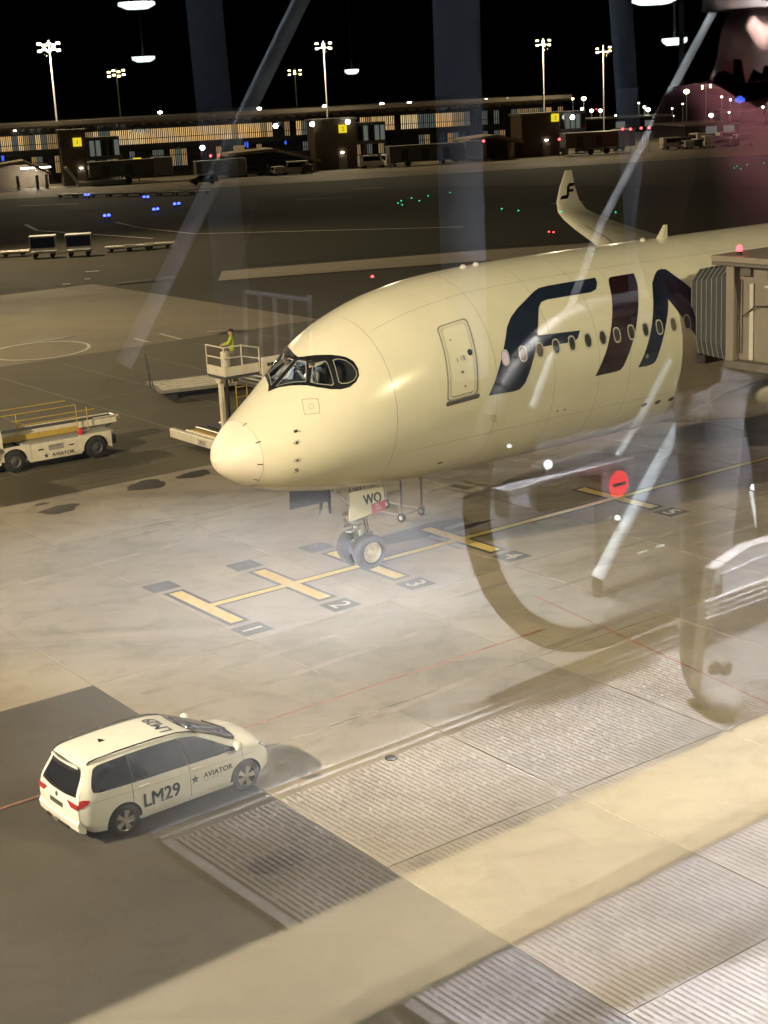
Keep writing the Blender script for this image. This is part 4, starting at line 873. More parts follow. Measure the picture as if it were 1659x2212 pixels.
pw = Vector((lc.x + ca * (x0 + .75) - sa * (y0 + .6), lc.y + sa * (x0 + .75) + ca * (y0 + .6), cz_))
person('person', pw, AYAW + .9, 'person in yellow hi-vis jacket and dark cap standing in the loader cage', dict(elr=(.28, .1, 1.2), wrr=(.2, .32, 1.15), ell=(-.28, .1, 1.2), wrl=(-.2, .32, 1.15)),
       lambda c: 2 if c.z > 1.53 or (c.z < 1.17 and c.y > .33) else (0 if c.z > .88 else 1), ['hivis', 'workgrey', 'skin'], hat='blackmatt')

# ------------------------------------------------------------------ pallet dollies
def pallet_dolly(p, yaw, label, L_=4.2, W_d=2.6, bar=True):
    d = empty('pallet_dolly', p, yaw, label, 'dolly', 'pallet dollies on the service road')
    for y in (0, W_d): MB().bb((0, y - .06, .38), (L_, y + .06, .52), ch=.01).build('side_rail', 'roller', d)
    for x in (0, L_): MB().bb((x - .06, .07, .38), (x + .06, W_d - .07, .52), ch=.01).build('end_rail', 'roller', d)
    for i in range(5): y = .35 + i * (W_d - .7) / 4; MB().bb((.07, y - .13, .44), (L_ - .07, y + .13, .50), ch=.01).build('roller_row', 'loader_white', d)
    MB().bb((.2, .2, .28), (L_ - .2, W_d - .2, .37)).build('underframe', 'blackmatt', d)
    for x in (.6, L_ - .6):
        for y in (.2, W_d - .2): MB().lathe([(-.08, .1), (-.08, .17), (.08, .17), (.08, .1)], (x, y, .17), (0, 1, 0), 16).build('wheel', 'rubber', d, 35)
    if bar: MB().tube([(-.1, W_d / 2 - .35, .35), (-.3, W_d / 2, 2.1), (-.1, W_d / 2 + .35, .35)], .035).tube([(-.2, W_d / 2 - .15, 1.2), (-.2, W_d / 2 + .15, 1.2)], .03).build('tow_bar', 'darkgrey', d, 40)
    return d
p = G(352, 868); pallet_dolly((p.x, p.y, 0), AYAW - .25, 'low pallet dolly with raised tow bar beyond the cargo loader', 6.2, 3.0)

# ------------------------------------------------------------------ maintenance stand and ground worker behind the nose gear
p = G(868, 1128); sp0 = G(790, 1112)
yw = math.atan2(p.y - sp0.y, p.x - sp0.x); ms = empty('work_stand', (sp0.x, sp0.y, 0), yw, 'grey wheeled tubular work stand under the forward fuselage', 'work stand')
Lw = (p - sp0).length
for y in (0, 1.0):
    MB().tube([(0, y, .22), (Lw, y, .22), (Lw, y, 1.85), (0, y, 1.85), (0, y, .22)], .032).build('side_frame', 'grey', ms, 40); MB().tube([(Lw * .45, y, .22), (Lw * .45, y, 1.85)], .025).build('upright', 'grey', ms, 40)
for x, z in ((0, .22), (Lw, .22), (0, 1.85), (Lw, 1.85)): MB().tube([(x, 0, z), (x, 1.0, z)], .03).build('cross_tube', 'grey', ms, 40)
for x in (.05, Lw):
    for y in (0, 1.0):
        w = MB().lathe([(-.04, .08), (-.05, .15), (.05, .15), (.04, .08)], (x, y, .15), (0, 1, 0), 20).build('wheel', 'rubber', ms, 35); MB().cyl((x, y - .055, .15), (x, y + .055, .15), .07, .07, 12).build('hub', 'lightgrey', w)
MB().bb((-.02, .35, 1.78), (Lw * .5, .65, 1.84)).build('step_board', 'redtag', ms)
p = G(706, 1113); person('person', (p.x, p.y, 0), AYAW - .6, 'person in dark work clothes standing behind the nose gear door', dict(knl=(-.15, .05, .5), anl=(-.2, -.05, .09), tol=(-.24, .1, .045)), lambda c: 2 if c.z > 1.53 else 0 if c.z > .9 else 1, ['trousers', 'trousers', 'skin'], hat='blackmatt')

# ------------------------------------------------------------------ baggage carts and dollies far on the outer apron
def bag_cart(px, py, label, k):
    p = G(px, py); d = empty('baggage_cart', (p.x, p.y, 0), .12, label, 'baggage cart', 'baggage carts on the outer apron')
    MB().bb((-1.2, 0, .45), (1.2, 1.5, .6), ch=.02).build('deck', 'grey', d); MB().bb((-1.22, -.02, 1.95), (1.22, 1.52, 2.08), ch=.03).build('roof', 'lightgrey', d)
    for x in (-1.17, 1.17):
        for y in (.04, 1.46): MB().bb((x - .03, y - .03, .6), (x + .03, y + .03, 1.95)).build('post', 'lightgrey', d)
    cu = MB(); n = 24; cu.add([(-1.12 + 2.24 * i / n, .0 + .03 * math.sin(i * 1.9), z) for z in (.95, 1.93) for i in range(n + 1)], [(i, i + 1, n + 2 + i, n + 1 + i) for i in range(n)]); cu.build('curtain', 'bluecurtain', d, fix=False)
    MB().bb((-1.15, .04, .88), (1.15, .08, .96)).build('side_rail', 'lightgrey', d)
    for x in (-.8, .8):
        for y in (.2, 1.3): MB().lathe([(-.07, .1), (-.07, .22), (.07, .22), (.07, .1)], (x, y, .22), (0, 1, 0), 14).build('wheel', 'rubber', d, 35)
    MB().tube([(-1.2, .75, .4), (-2.1, .75, .3)], .035).build('tow_bar', 'darkgrey', d)
bag_cart(95, 558, 'curtained baggage cart, the one left of its blue twin', 0); bag_cart(172, 554, 'curtained baggage cart, the one right of its blue twin', 1)
small = [(20, 556, 'empty low dolly left of the blue baggage carts'), (250, 545, 'empty low dolly just right of the blue baggage carts'), (290, 542, 'empty low dolly second to the right of the blue carts'), (335, 538, 'empty low dolly farthest right of the blue baggage carts')]
for px, py, lb in small: p = G(px, py); pallet_dolly((p.x - 1, p.y, 0), .1, lb, 2.8, 1.6, False)['group'] = 'empty low dollies beside the baggage carts'
for k in range(9):
    px = 122 + k * 36; p = G(px, 428 - k * .9); o = pallet_dolly((p.x, p.y, 0), .12, 'low dolly parked in the long row before the far terminal', 3.2, 1.6, False); o['group'] = 'row of dollies before the terminal'
# taxiway lights
def taxi_light(px, py, mt, label, group, r=.22, h=.4):
    p = G(px, py); d = empty('taxiway_light', (p.x, p.y, 0), 0, label, 'taxiway light', group)
    MB().cyl((0, 0, 0), (0, 0, h), .09, .06, 10).build('stem', 'darkgrey', d); MB().lathe([(0, r * .8), (r * .5, r), (r * 1.1, r * .7), (r * 1.4, r * .1)], (0, 0, h), (0, 0, 1), 12).build('lens', mt, d, 60)
for px, py in ((185, 428), (192, 428), (312, 433), (320, 433), (333, 461), (341, 460), (378, 449), (387, 448), (227, 475), (236, 474)): taxi_light(px, py, 'blue_lamp', 'small glowing blue taxiway edge light', 'blue taxiway lights')
for px, py in ((860, 445), (867, 440), (869, 449), (889, 434), (925, 429), (972, 422), (906, 440), (1084, 458), (1120, 462), (1586, 368), (1592, 364), (1600, 370), (1614, 361), (1650, 357), (1250, 460), (1330, 466)): taxi_light(px, py, 'green_lamp', 'small glowing green taxiway light', 'green taxiway lights', .10, .3)
taxi_light(805, 611, 'red_lamp', 'small red obstruction light beyond the airliner roof', 'red ground lights', .12); 
for px, py in ((1186, 511), (1196, 512)): taxi_light(px, py, 'red_lamp', 'small red ground light below the winglet', 'red ground lights', .08)

# ------------------------------------------------------------------ boarding bridge at the second door
jb = empty('boarding_bridge', (AX, AY, 0), AYAW, 'grey boarding bridge cab with pleated canopy against the airliner', 'boarding bridge')
def jx(name, a, c, mt, par=jb, ch=.02): return MB().bb(a, c, ch=ch).build(name, mt, par)
cabj = jx('cab_body', (15.35, -8.6, 5.25), (19.2, -5.0, 8.2), 'bridge', jb, .04)
jx('cab_roof', (15.0, -8.9, 8.2), (19.5, -4.35, 8.38), 'bridge'); jx('cab_floor', (15.1, -8.8, 5.02), (19.4, -4.8, 5.25), 'bridge_dark')
jx('corner_post', (15.05, -5.2, 5.25), (15.35, -4.9, 8.2), 'bridge'); jx('drip_edge', (14.96, -8.9, 8.10), (15.02, -4.4, 8.2), 'bridge_dark')
for k in range(9):                                              # pleats of the canopy
    f = k / 8; t = -4.95 + 2.2 * f; so = 15.4 + .65 * f
    zt = 8.15 - .42 * f; 
    ring_ = [(so, t, 5.15), (so - .12, t, 5.6), (so - .12, t, zt - .35), (so + .25, t, zt), (18.6, t, zt), (18.9, t, zt - .3), (18.9, t, 5.15)]
    if k: 
        pv = prev; b = MB(); md = [((a[0] + c[0]) / 2 + (.10 if i < 3 else 0), (a[1] + c[1]) / 2, (a[2] + c[2]) / 2 - (.1 if 2 < i < 5 else 0)) for i, (a, c) in enumerate(zip(pv, ring_))]
        b.add(pv + md + ring_, [(r * 7 + i, r * 7 + i + 1, r * 7 + 8 + i, r * 7 + 7 + i) for r in (0, 1) for i in range(6)]); b.build('canopy_pleat', 'hood', jb, fix=False)
    MB().tube(ring_, .015, 6).build('canopy_hoop', 'grey', jb, 40); prev = ring_
jx('bumper', (15.9, -3.35, 4.85), (18.9, -3.0, 5.1), 'rubber')
wdw = MB().prism(rrect(-7.35, -6.75, 6.35, 7.35, .1, .1, 0), 0, .03, lambda y, z, d: (15.345 - d, y, z)).build('cab_window', 'carglass', jb)
MB().prism(rrect(-7.42, -6.68, 6.28, 7.42, .12, .12, 0), 0, .012, lambda y, z, d: (15.349 - d, y, z)).build('window_gasket', 'blackmatt', wdw)
jx('handrail_panel', (15.28, -5.75, 5.3), (15.34, -5.6, 7.6), 'lightgrey'); MB().tube([(15.25, -5.3, 5.5), (15.22, -5.3, 6.6), (15.25, -5.3, 7.7)], .02).build('cable', 'blackmatt', jb)
MB().tube([(15.2, -6.6, 7.0), (15.2, -5.9, 6.95), (15.25, -5.4, 6.6)], .018).build('cable', 'blackmatt', jb); MB().bb((15.30, -6.6, 7.5), (15.34, -6.15, 7.56)).build('label_plate', 'lightgrey', jb)
jx('door_panel', (15.33, -8.5, 5.3), (15.345, -7.6, 7.9), 'bridge_dark'); jx('conduit_box', (15.2, -7.2, 7.75), (15.35, -6.3, 8.1), 'bridge_dark'); jx('conduit_box', (15.2, -5.7, 7.8), (15.35, -5.3, 8.1), 'bridge_dark')
MB().cyl((15.4, -5.1, 8.38), (15.4, -5.1, 8.5), .09, .09, 14).build('beacon_base', 'blackmatt', jb); MB().lathe([(0, .09), (.12, .09), (.17, .05), (.18, .01)], (15.4, -5.1, 8.5), (0, 0, 1), 16).build('beacon', 'red_lamp', jb, 40)
tun = MB().bb((17.0, -22, 5.3), (19.6, -8.6, 8.3), ch=.05).build('tunnel', 'bridge', jb)
for y in (-11, -14, -17, -20): MB().bb((16.96, y - .06, 5.3), (17.02, y + .06, 8.3)).build('tunnel_rib', 'bridge_dark', tun)
for x in (17.2, 19.4): MB().cyl((x, -17, .6), (x, -17, 5.3), .25, .25, 14).build('lift_column', 'lightgrey', jb)
for x in (16.9, 19.7): MB().lathe([(-.2, .3), (-.2, .55), (.2, .55), (.2, .3)], (x, -17, .55), (1, 0, 0), 20).build('drive_wheel', 'rubber', jb, 35)
# ------------------------------------------------------------------ far terminal
TY = math.atan2(300.1 - 275.4, 27.5 + 65.0); tc_, ts_ = math.cos(TY), math.sin(TY); TO = Vector((-65.0, 275.4, 0))
def TL(px, py, dep):
    """pixel to (u, z) on the upright plane DEP metres behind the terminal's front line"""
    r = ray(px, py); n = Vector((-ts_, tc_, 0)); k = (n.dot(TO) + dep) / n.dot(r); p = Vector((0, 0, EYE)) + k * r
    d = p - TO; return d.x * tc_ + d.y * ts_, p.z
def roofy(px): return 262 - .0385 * px
def tq(name, x0, y0, x1, y1, d0, d1, mt, par, ch=0.):
    u0, z0 = TL(x0, y0, d0); u1, z1 = TL(x1, y1, d0); lo_, hi_ = min(z0, z1), max(z0, z1)
    return MB().bb((u0, d0, max(lo_, 0)), (u1, d1, hi_), ch=ch).build(name, mt, par)
term = empty('terminal_building', TO, TY, 'long low terminal with lit glass upper hall beyond the taxiway', 'building')
D = 16.0
UA, ZR = TL(-60, roofy(-60), D); UB, ZR2 = TL(1215, roofy(1215), D); ZT = 12.6
_, zr = TL(500, roofy(500), D - 5); ZT = zr
_, zg0 = TL(500, roofy(500) + 26, D); _, zg1 = TL(500, roofy(500) + 57, D); _, zl = TL(500, roofy(500) + 110, D)
MB().bb((UA, D - 5, ZT - .7), (UB, D + 40, ZT)).build('roof', 'roofmat', term)
MB().bb((UA, D - 4.6, ZT - 1.15), (UB, D - 1, ZT - .72)).build('eaves', 'soffit', term)
rb = MB()
for k in range(int((UB - UA) / 2.2)): rb.bb((UA + k * 2.2, D - 4.5, ZT - 1.5), (UA + k * 2.2 + .35, D - .2, ZT - 1.16))
tag(rb.build('eaves_rib', 'soffit', term), kind='stuff')
MB().bb((UA, D, zg0), (UB, D + 39, ZT - 1.16)).build('upper_wall', 'mullion', term)
MB().bb((UA, D, zg1 - 1.0), (UB, D + 39, zg1 - .02)).build('spandrel', 'mullion', term)
MB().bb((UA, D + .1, 0), (UB, D + 39, zg1 - 1.0)).build('lower_wall', 'curtain', term)
mu = MB(); rg = random.Random(3); px = -56
while px < 1205:
    nx = px + 12.6; u0, _ = TL(px, 250, D); u1, _ = TL(nx, 250, D)
    if 228 < px < 470 and not 330 < px < 360: mt = 'warm2' if px < 300 and rg.random() < .7 else 'warm'
    elif 470 <= px < 560: mt = rg.choice(['warm', 'dimwarm', 'warm'])
    elif 552 < px < 640: mt = rg.choice(['warm', 'warm2', 'dimwarm', 'curtain'])
    elif 790 < px < 845: mt = 'warm'
    elif 862 < px < 900: mt = 'warm2'
    elif 990 < px < 1110: mt = rg.choice(['cool', 'cool', 'curtain'])
    else: mt = rg.choice(['curtain', 'dimwarm', 'dimwarm', 'cool', 'warm'])
    MB().bb((u0 + .1, D - .05, zg1), (u1 - .1, D + .3, zg0 - .02)).build('window', mt, term)
    for q in range(3):
        uu_ = u0 + (u1 - u0) * q / 3; mu.bb((uu_ - .07, D - .35, zg1), (uu_ + .07, D - .12, zg0))
        mu.bb((uu_ - .06, D - .3, .3), (uu_ + .06, D + .02, zg1 - 1.0))
    lowmt = rg.choice(['curtain', 'curtain', 'curtain', 'cool', 'dimwarm', 'curtain'])
    MB().bb((u0 + .1, D - .02, zl + .2), (u1 - .1, D + .2, zg1 - 1.3)).build('lower_window', lowmt, term)
    px = nx
for z in (zg1 + .9, zl + 2.2): mu.bb((UA, D - .33, z), (UB, D - .14, z + .12))
tag(mu.build('mullions', 'mullion', term), kind='stuff')
for x in (343, 556, 696, 819, 878, 1043, 1089): 
    u, z = TL(x, roofy(x) - 3, D); m = MB(); m.cyl((u, D - 2, ZT), (u, D - 2, z), .06, .05, 6); rl = m.build('roof_lamp_post', 'darkgrey', term); MB().lathe([(0, .1), (.15, .42), (.4, .42), (.5, .1)], (u, D - 2, z), (0, 0, 1), 10).build('roof_lamp', 'white_lamp', rl)
for x, y, w in ((205, 271, 8), (245, 268, 22), (65, 278, 18), (25, 284, 8)): 
    u, z = TL(x, y, D - 1); u1, _ = TL(x + w, y, D - 1); n_ = max(2, int(w / 4))
    for k in range(n_): uu_ = u + (u1 - u) * k / n_; MB().bb((uu_, D - 1.2, z), (uu_ + .5, D - 1.0, z + .28)).build('eaves_lamp', 'white_lamp' if k % 2 else 'warm2', term)
u, z = TL(280, 284, D - .4); lettering('hall_sign', 'ARRIVAL', 1.2, lambda x, y: (u + x, D - .4, z - .4 + y), 'cool', term)
# bridge towers with lit yellow signs, and the gangways hung between them and the hall
def tower(x0, y0, x1, y1, sx, sy, label, sign):
    u0, z0 = TL(x0, y1, 2); u1, z1 = TL(x1, y0, 2)
    t = empty('bridge_tower', TO, TY, label, 'tower', 'bridge towers before the far terminal')
    MB().bb((u0, 2, 0), (u1, 8, z1), ch=.05).build('wall', 'brown', t); MB().bb((u0 - .3, 1.7, z1), (u1 + .3, 8.3, z1 + .4)).build('roof', 'roofmat', t)
    for k in range(3): MB().bb((u0 - .02, 1.96, z1 * (k + 1) / 4), (u1 + .02, 1.995, z1 * (k + 1) / 4 + .08)).build('cladding_joint', 'mullion', t)
    su, sz = TL(sx, sy, 1.5); sgn_ = MB().bb((su - .75, 1.6, sz - .75), (su + .75, 1.9, sz + .75)).build('gate_sign', 'yel_sign', t); lettering('gate_number', sign, 1.0, lambda x, y: (su + x, 1.58, sz - .35 + y), 'black', sgn_, align='CENTER')
    du = u0 + (u1 - u0) * .55; MB().bb((du, 1.93, 0), (du + 1.6, 2.0, 2.6)).build('door', 'soffit', t); lp = MB().bb((du + .5, 1.7, 2.9), (du + 1.0, 1.98, 3.1)).build('door_lamp', 'white_lamp', t)
    MB().bb((u1 + .02, 3, 4.2), (u1 + 6, 7, 8.2)).build('gangway', 'bridge_dark', t)
    for k in range(5): MB().bb((u1 + .6 + k * 1.1, 2.93, 4.9), (u1 + 1.4 + k * 1.1, 2.99, 7.6)).build('gangway_window', rg.choice(['curtain', 'cool', 'curtain']), t)
    MB().bb((u1 + 2, 4, 0), (u1 + 2.6, 6, 4.2)).build('gangway_leg', 'grey', t)
    return u0, u1, z1
tower(140, 283, 184, 411, 167, 307, 'brown bridge tower with yellow sign, the one beside the open lit bay', '1')
tower(684, 258, 768, 378, 741, 278, 'brown bridge tower with yellow sign, middle one of three', '2')
tower(1128, 246, 1208, 346, 1200, 254, 'brown bridge tower with yellow sign, the one nearest the parked vehicles', '3')
for x, y in ((595, 272), (674, 268), (751, 263), (1236, 253), (437, 319)):
    u, z = TL(x, y, 1); t = empty('wall_lamp', TO, TY, 'small bright white lamp on the far terminal front', 'lamp', 'white lamps of the terminal front')
    MB().bb((u - .2, 1, z - .2), (u + .2, 2.5, z + .1)).build('bracket', 'darkgrey', t); MB().lathe([(0, .45), (.2, .42), (.35, .1)], (u, .95, z), (0, -1, -.4), 12).build('lens', 'white_lamp', t)
for x, y in ((297, 347), (1008, 0),):
    if y: u, z = TL(x, y, 0); t = empty('illuminated_sign', TO, TY, 'small yellow lit sign low on the apron edge', 'sign'); MB().bb((u - .7, 0, z - .5), (u + .7, .3, z + .5)).build('face', 'yel_sign', t); MB().bb((u - .1, .05, 0), (u + .1, .25, z - .5)).build('post', 'darkgrey', t)
for x, y, w, h in ((6, 342, 6, 12), (535, 313, 3, 14), (530, 312, 3, 10), (805, 300, 3, 8), (192 / 3 + 553, 308, 4, 8)):
    u, z = TL(x, y, 12); t = empty('information_screen', TO, TY, 'blue lit screen behind the far terminal glass', 'screen', 'blue screens in the terminal'); MB().bb((u - w * .04, 12, z - h * .04), (u + w * .04, 12.2, z + h * .04)).build('face', 'blu_sign', t); MB().bb((u - w * .05, 12.21, z - h * .05), (u + w * .05, 12.4, z + h * .05)).build('case', 'blackmatt', t)
# passenger bridges of the far stands
def far_bridge(x0, x1, y, h, label, legs):
    u0, z = TL(x0, y, -3); u1, z2 = TL(x1, y - (x1 - x0) * .03, -3); t = empty('passenger_bridge', TO, TY, label, 'boarding bridge', 'parked bridges of the far terminal')
    MB().bb((u0, -4.5, z - h), (u1, -1.5, z), ch=.1).build('tunnel', 'bridge_dark', t); MB().bb((u0 - .1, -4.6, z + .01), (u1 + .1, -1.4, z + .15)).build('roof', 'bridge', t)
    MB().bb((u1 - .2, -5, z - h - .2), (u1 + 3.2, -1, z + .3), ch=.1).build('cab', 'bridge', t)
    for k in range(int((u1 - u0) / 2)): MB().bb((u0 + k * 2 + .3, -4.56, z - h + .3), (u0 + k * 2 + 1.6, -4.51, z - .6)).build('tunnel_panel', 'mullion' if k % 2 else 'bridge_dark', t)
    for l in legs:
        ul = u0 + (u1 - u0) * l; MB().cyl((ul, -3, .4), (ul, -3, z - h), .3, .3, 10).build('leg', 'grey', t); MB().lathe([(-.3, .3), (-.3, .55), (.3, .55), (.3, .3)], (ul, -3.6, .55), (0, 1, 0), 14).build('wheel', 'rubber', t, 35)
    return t
far_bridge(836, 1000, 318, 2.9, 'low grey passenger bridge reaching out past the middle brown tower', (.25, .7))
far_bridge(1215, 1330, 290, 2.7, 'grey passenger bridge beside the brown tower nearest the vehicles', (.5, .8))
far_bridge(190, 330, 352, 2.6, 'grey passenger bridge beside the brown tower near the lit bay', (.6,))
far_bridge(420, 490, 350, 2.6, 'short grey passenger bridge before the open canopy', (.5,))
def canopy(x0, x1, y0, y1, posts, label, lit=False):
    u0, z0 = TL(x0, y0, -2); u1, z1 = TL(x1, y1, -2); t = empty('apron_canopy', TO, TY, label, 'canopy')
    MB().prism([(u0, z0), ((u0 + u1) / 2, max(z0, z1) + .5), (u1, z1), (u1, z1 - .5), ((u0 + u1) / 2, max(z0, z1)), (u0, z0 - .5)], -3, 6, lambda x, z, d: (x, d, z)).build('roof', 'soffit', t)
    for p_ in posts: ul = u0 + (u1 - u0) * p_; MB().bb((ul - .25, -2.6, 0), (ul + .25, -2.1, max(.5, min(z0, z1) - .3))).build('post', 'soffit', t)
    MB().bb((u0, 6.0, 0), (u1, 6.2, z0 - .5)).build('back_wall', 'soffit' if lit else 'mullion', t)
    if lit:
        for k in range(3): MB().bb((u0 + (u1 - u0) * (.45 + k * .2), 1, z0 - 1.1), (u0 + (u1 - u0) * (.45 + k * .2) + 1.6, 1.3, z0 - .9)).build('strip_lamp', 'white_lamp', t)
        L = bpy.data.lights.new('strip_light', 'POINT'); L.energy = 900; L.color = (1, .93, .85); L.shadow_soft_size = .3; lo = bpy.data.objects.new('strip_light', L); col.objects.link(lo); lo.parent = t; lo.location = ((u0 + u1) / 2 + 2, 1.5, z0 - 1.5)
canopy(-6, 110, 356, 372, (.35, .72, .9), 'open bay with white strip lamps beside the brown tower', True)
canopy(490, 692, 332, 344, (.02, .42, .93), 'long low canopy on posts sheltering parked vans')
canopy(1010, 1128, 300, 302, (.3, .75), 'flat canopy on posts over parked cars')
st_ = empty('service_stair', TO, TY, 'pale diagonal stair leaning on the brown tower near the lit bay', 'stair'); u0, z0 = TL(139, 362, -3); u1, z1 = TL(168, 404, -3)
MB().prism([(u0, z0), (u0 + .6, z0), (u1 + .6, .3), (u1, .3)], -3.2, -2.8, lambda x, z, d: (x, d, z)).build('stringer', 'lightgrey', st_); MB().prism([(u0, z0), (u0 + .6, z0), (u1 + .6, .3), (u1, .3)], -1.6, -1.3, lambda x, z, d: (x, d, z)).build('stringer', 'lightgrey', st_)
for k in range(10): f = k / 10; MB().bb((u0 + (u1 - u0) * f, -2.79, z0 + (.3 - z0) * f), (u0 + (u1 - u0) * f + .5, -1.61, z0 + (.3 - z0) * f + .06)).build('tread', 'grey', st_)
MB().bb((u1, -3, 0), (u1 + 9, -1, .8), ch=.1).build('landing', 'lightgrey', st_)
# parked vans and cars in front of the terminal
def van(mt='loader_white', Lv=5.2, Hv=2.3, name='parked_van'):
    v = empty(name, (0, 0, 0)); hw = .95
    b = MB(); b.prism([(-Lv / 2, .35), (Lv / 2, .35), (Lv / 2 + .05, .9), (Lv / 2 - .9, 1.15), (Lv / 2 - 1.5, Hv), (-Lv / 2, Hv), (-Lv / 2 - .05, .6)], -hw, hw, lambda x, z, d: (x, d, z)); b.build('body', mt, v)
    b = MB(); b.prism([(-Lv / 2 + .6, Hv * .55), (Lv / 2 - 1.1, Hv * .55), (Lv / 2 - 1.5, Hv * .9), (-Lv / 2 + .6, Hv * .9)], -hw - .01, hw + .01, lambda x, z, d: (x, d, z)); b.build('window', 'carglass', v)
    b = MB(); b.add([(Lv / 2 - .86, -.8, 1.2), (Lv / 2 - .86, .8, 1.2), (Lv / 2 - 1.42, .75, Hv * .95), (Lv / 2 - 1.42, -.75, Hv * .95)], [(0, 1, 2, 3)]); b.build('windscreen', 'carglass', v)
    for x in (-Lv / 2 + .9, Lv / 2 - .9):
        for y in (-.85, .85): MB().lathe([(-.1, .2), (-.1, .34), (.1, .34), (.1, .2)], (x, y, .34), (0, 1, 0), 12).build('wheel', 'rubber', v, 35)
    for y in (-.7, .7): MB().bb((-Lv / 2 - .08, y - .12, .8), (-Lv / 2 - .03, y + .12, 1.1)).build('tail_lamp', 'tail', v)
    return v
vp = {'w': van(), 'd': van('darkgrey', 4.6, 1.6, 'parked_car'), 'g': van('lightgrey', 4.5, 1.55, 'parked_car')}
first = dict.fromkeys(vp, True)
VEH = [('w', 805, 362, 'white van parked under the passenger bridge, the left one of two'), ('w', 838, 360, 'white van parked under the passenger bridge, the right one of two'), ('w', 1000, 347, 'white box van standing alone before the flat canopy'),
       ('d', 510, 381, 'dark car under the long canopy beside its first post'), ('d', 545, 380, 'dark car under the long canopy just left of the middle post'), ('g', 600, 378, 'grey car under the long canopy just right of the middle post'), ('w', 635, 376, 'pale van under the long canopy between its posts'), ('d', 665, 374, 'dark car under the long canopy by the brown tower'),
       ('g', 1042, 340, 'grey car under the flat canopy, first from the white van'), ('w', 1068, 339, 'white van under the flat canopy between grey cars'), ('g', 1100, 337, 'grey car under the flat canopy nearest the brown tower'),
       ('d', 1255, 330, 'dark car parked right of the tower nearest the vehicles'), ('g', 1290, 328, 'grey car parked second to the right of that tower'), ('d', 1330, 326, 'dark car parked third to the right of that tower'),
       ('d', 440, 398, 'dark car waiting at the apron edge before the short bridge'), ('g', 255, 395, 'pale car with lamps waiting below the lit hall')]
for k in range(14): VEH.append((('w', 'g', 'd')[k % 3], 1455 + (k % 7) * 24, 322 - (k % 7) * 1.0 - (k // 7) * 8, 'service vehicle in the crowded row beside the dark office block'))
for k, (t, px, py, lb) in enumerate(VEH):
    o = vp[t] if first[t] else copy_tree(vp[t]); first[t] = False
    p = G(px, py); o.location = (p.x, p.y, 0); o.rotation_euler = (0, 0, TY + (0, PI / 2, PI, 1.3)[k % 4]); tag(o, lb, 'van' if t == 'w' else 'car', 'vehicles parked before the far terminal')
    if k >= 16: o['group'] = 'crowded vehicle row'
for k, (px, py) in enumerate(((1010, 309), (1022, 308), (1030, 308), (1045, 307), (1345, 281), (1362, 281), (1385, 279), (1402, 278), (455, 339), (475, 338), (1208, 303))):
    p = atY(px, py, 296); t = empty('obstruction_light', (p.x, p.y, 0), 0, 'tiny red lamp shining on the far apron', 'red lamp', 'red lamps on the far apron'); MB().cyl((0, 0, 0), (0, 0, p.z), .05, .05, 6).build('post', 'darkgrey', t); MB().lathe([(0, .15), (.2, .26), (.4, .1)], (0, 0, p.z), (0, 0, 1), 8).build('lens', 'red_lamp', t)
# dark office blocks to the right
for x0, x1, y0, Y, lb in ((1480, 1600, 288, 345, 'dark office block behind the crowded vehicle row'), (1230, 1460, 262, 420, 'dark low hangar behind the row of lamp posts'), (1600, 1800, 262, 460, 'wide dark shed at the far edge of the airfield')):
    a, c = atY(x0, y0, Y), atY(x1, y0 - (x1 - x0) * .05, Y); t = empty('office_block', (a.x, Y, 0), .1, lb, 'building'); w = c.x - a.x
    MB().bb((0, 0, 0), (w, 25, max(3, a.z))).build('wall', 'curtain', t); MB().bb((-.3, -.4, max(3, a.z)), (w + .3, 25.3, max(3, a.z) + .4)).build('roof', 'roofmat', t)
    for k in range(int(w / 4)): MB().bb((k * 4 + .7, -.06, 1.2), (k * 4 + 3.2, -.01, 2.8)).build('window', rg.choice(['curtain', 'curtain', 'cool']), t)
# ------------------------------------------------------------------ far light masts
def far_mast(px, py, Y, label, mt='flood_lamp', nl=6, s=1., pole='lightgrey', group='floodlight masts of the far apron', watts=0):
    p = atY(px, py, Y); t = empty('light_mast', (p.x, p.y, 0), 0, label, 'light mast', group)
    MB().cyl((0, 0, 0), (0, 0, p.z), .20 * s, .10 * s, 10).build('pole', pole, t, 40); hd = MB().bb((-1.8 * s, -.2, p.z), (1.8 * s, .2, p.z + .15)).build('crossarm', 'grey', t)
    for k in range(nl):
        x = (-1.5 + 3.0 * (k % (nl // 2 if nl > 3 else nl)) / max(1, (nl // 2 if nl > 3 else nl) - 1)) * s if nl > 1 else 0; z = p.z + (.55 * s if nl > 3 and k >= nl // 2 else -.3 * s) + (.25 * s if k % 2 else 0)
        MB().box((x, -.3, z + .2), (.75 * s, .4, .45 * s), ch=.05).build('lamp_head', 'darkgrey', t); MB().box((x, -.56, z + .18), (.55 * s, .05, .30 * s)).build('lamp_lens', mt, t)
    if nl > 3: MB().bb((-.12, -.12, p.z + .22), (.12, .12, p.z + 1.5 * s)).build('head_post', 'grey', t)
    if watts:
        L = bpy.data.lights.new('mast_light', 'POINT'); L.energy = watts; L.color = (1, .80, .5); L.shadow_soft_size = .6; lo = bpy.data.objects.new('mast_light', L); col.objects.link(lo); lo.parent = t; lo.location = (0, -3.5, p.z - .6)
far_mast(107, 108, 290, 'tall mast with a broad bank of white floodlights over the lit bay', nl=10, s=1.15, watts=22000)
far_mast(252, 163, 420, 'distant mast with floodlights above the lit glass hall', 'flood_lamp2', 8, 1.3)
far_mast(699, 104, 300, 'tall mast with floodlights behind the middle brown tower', 'flood_lamp', 6, .85, watts=15000)
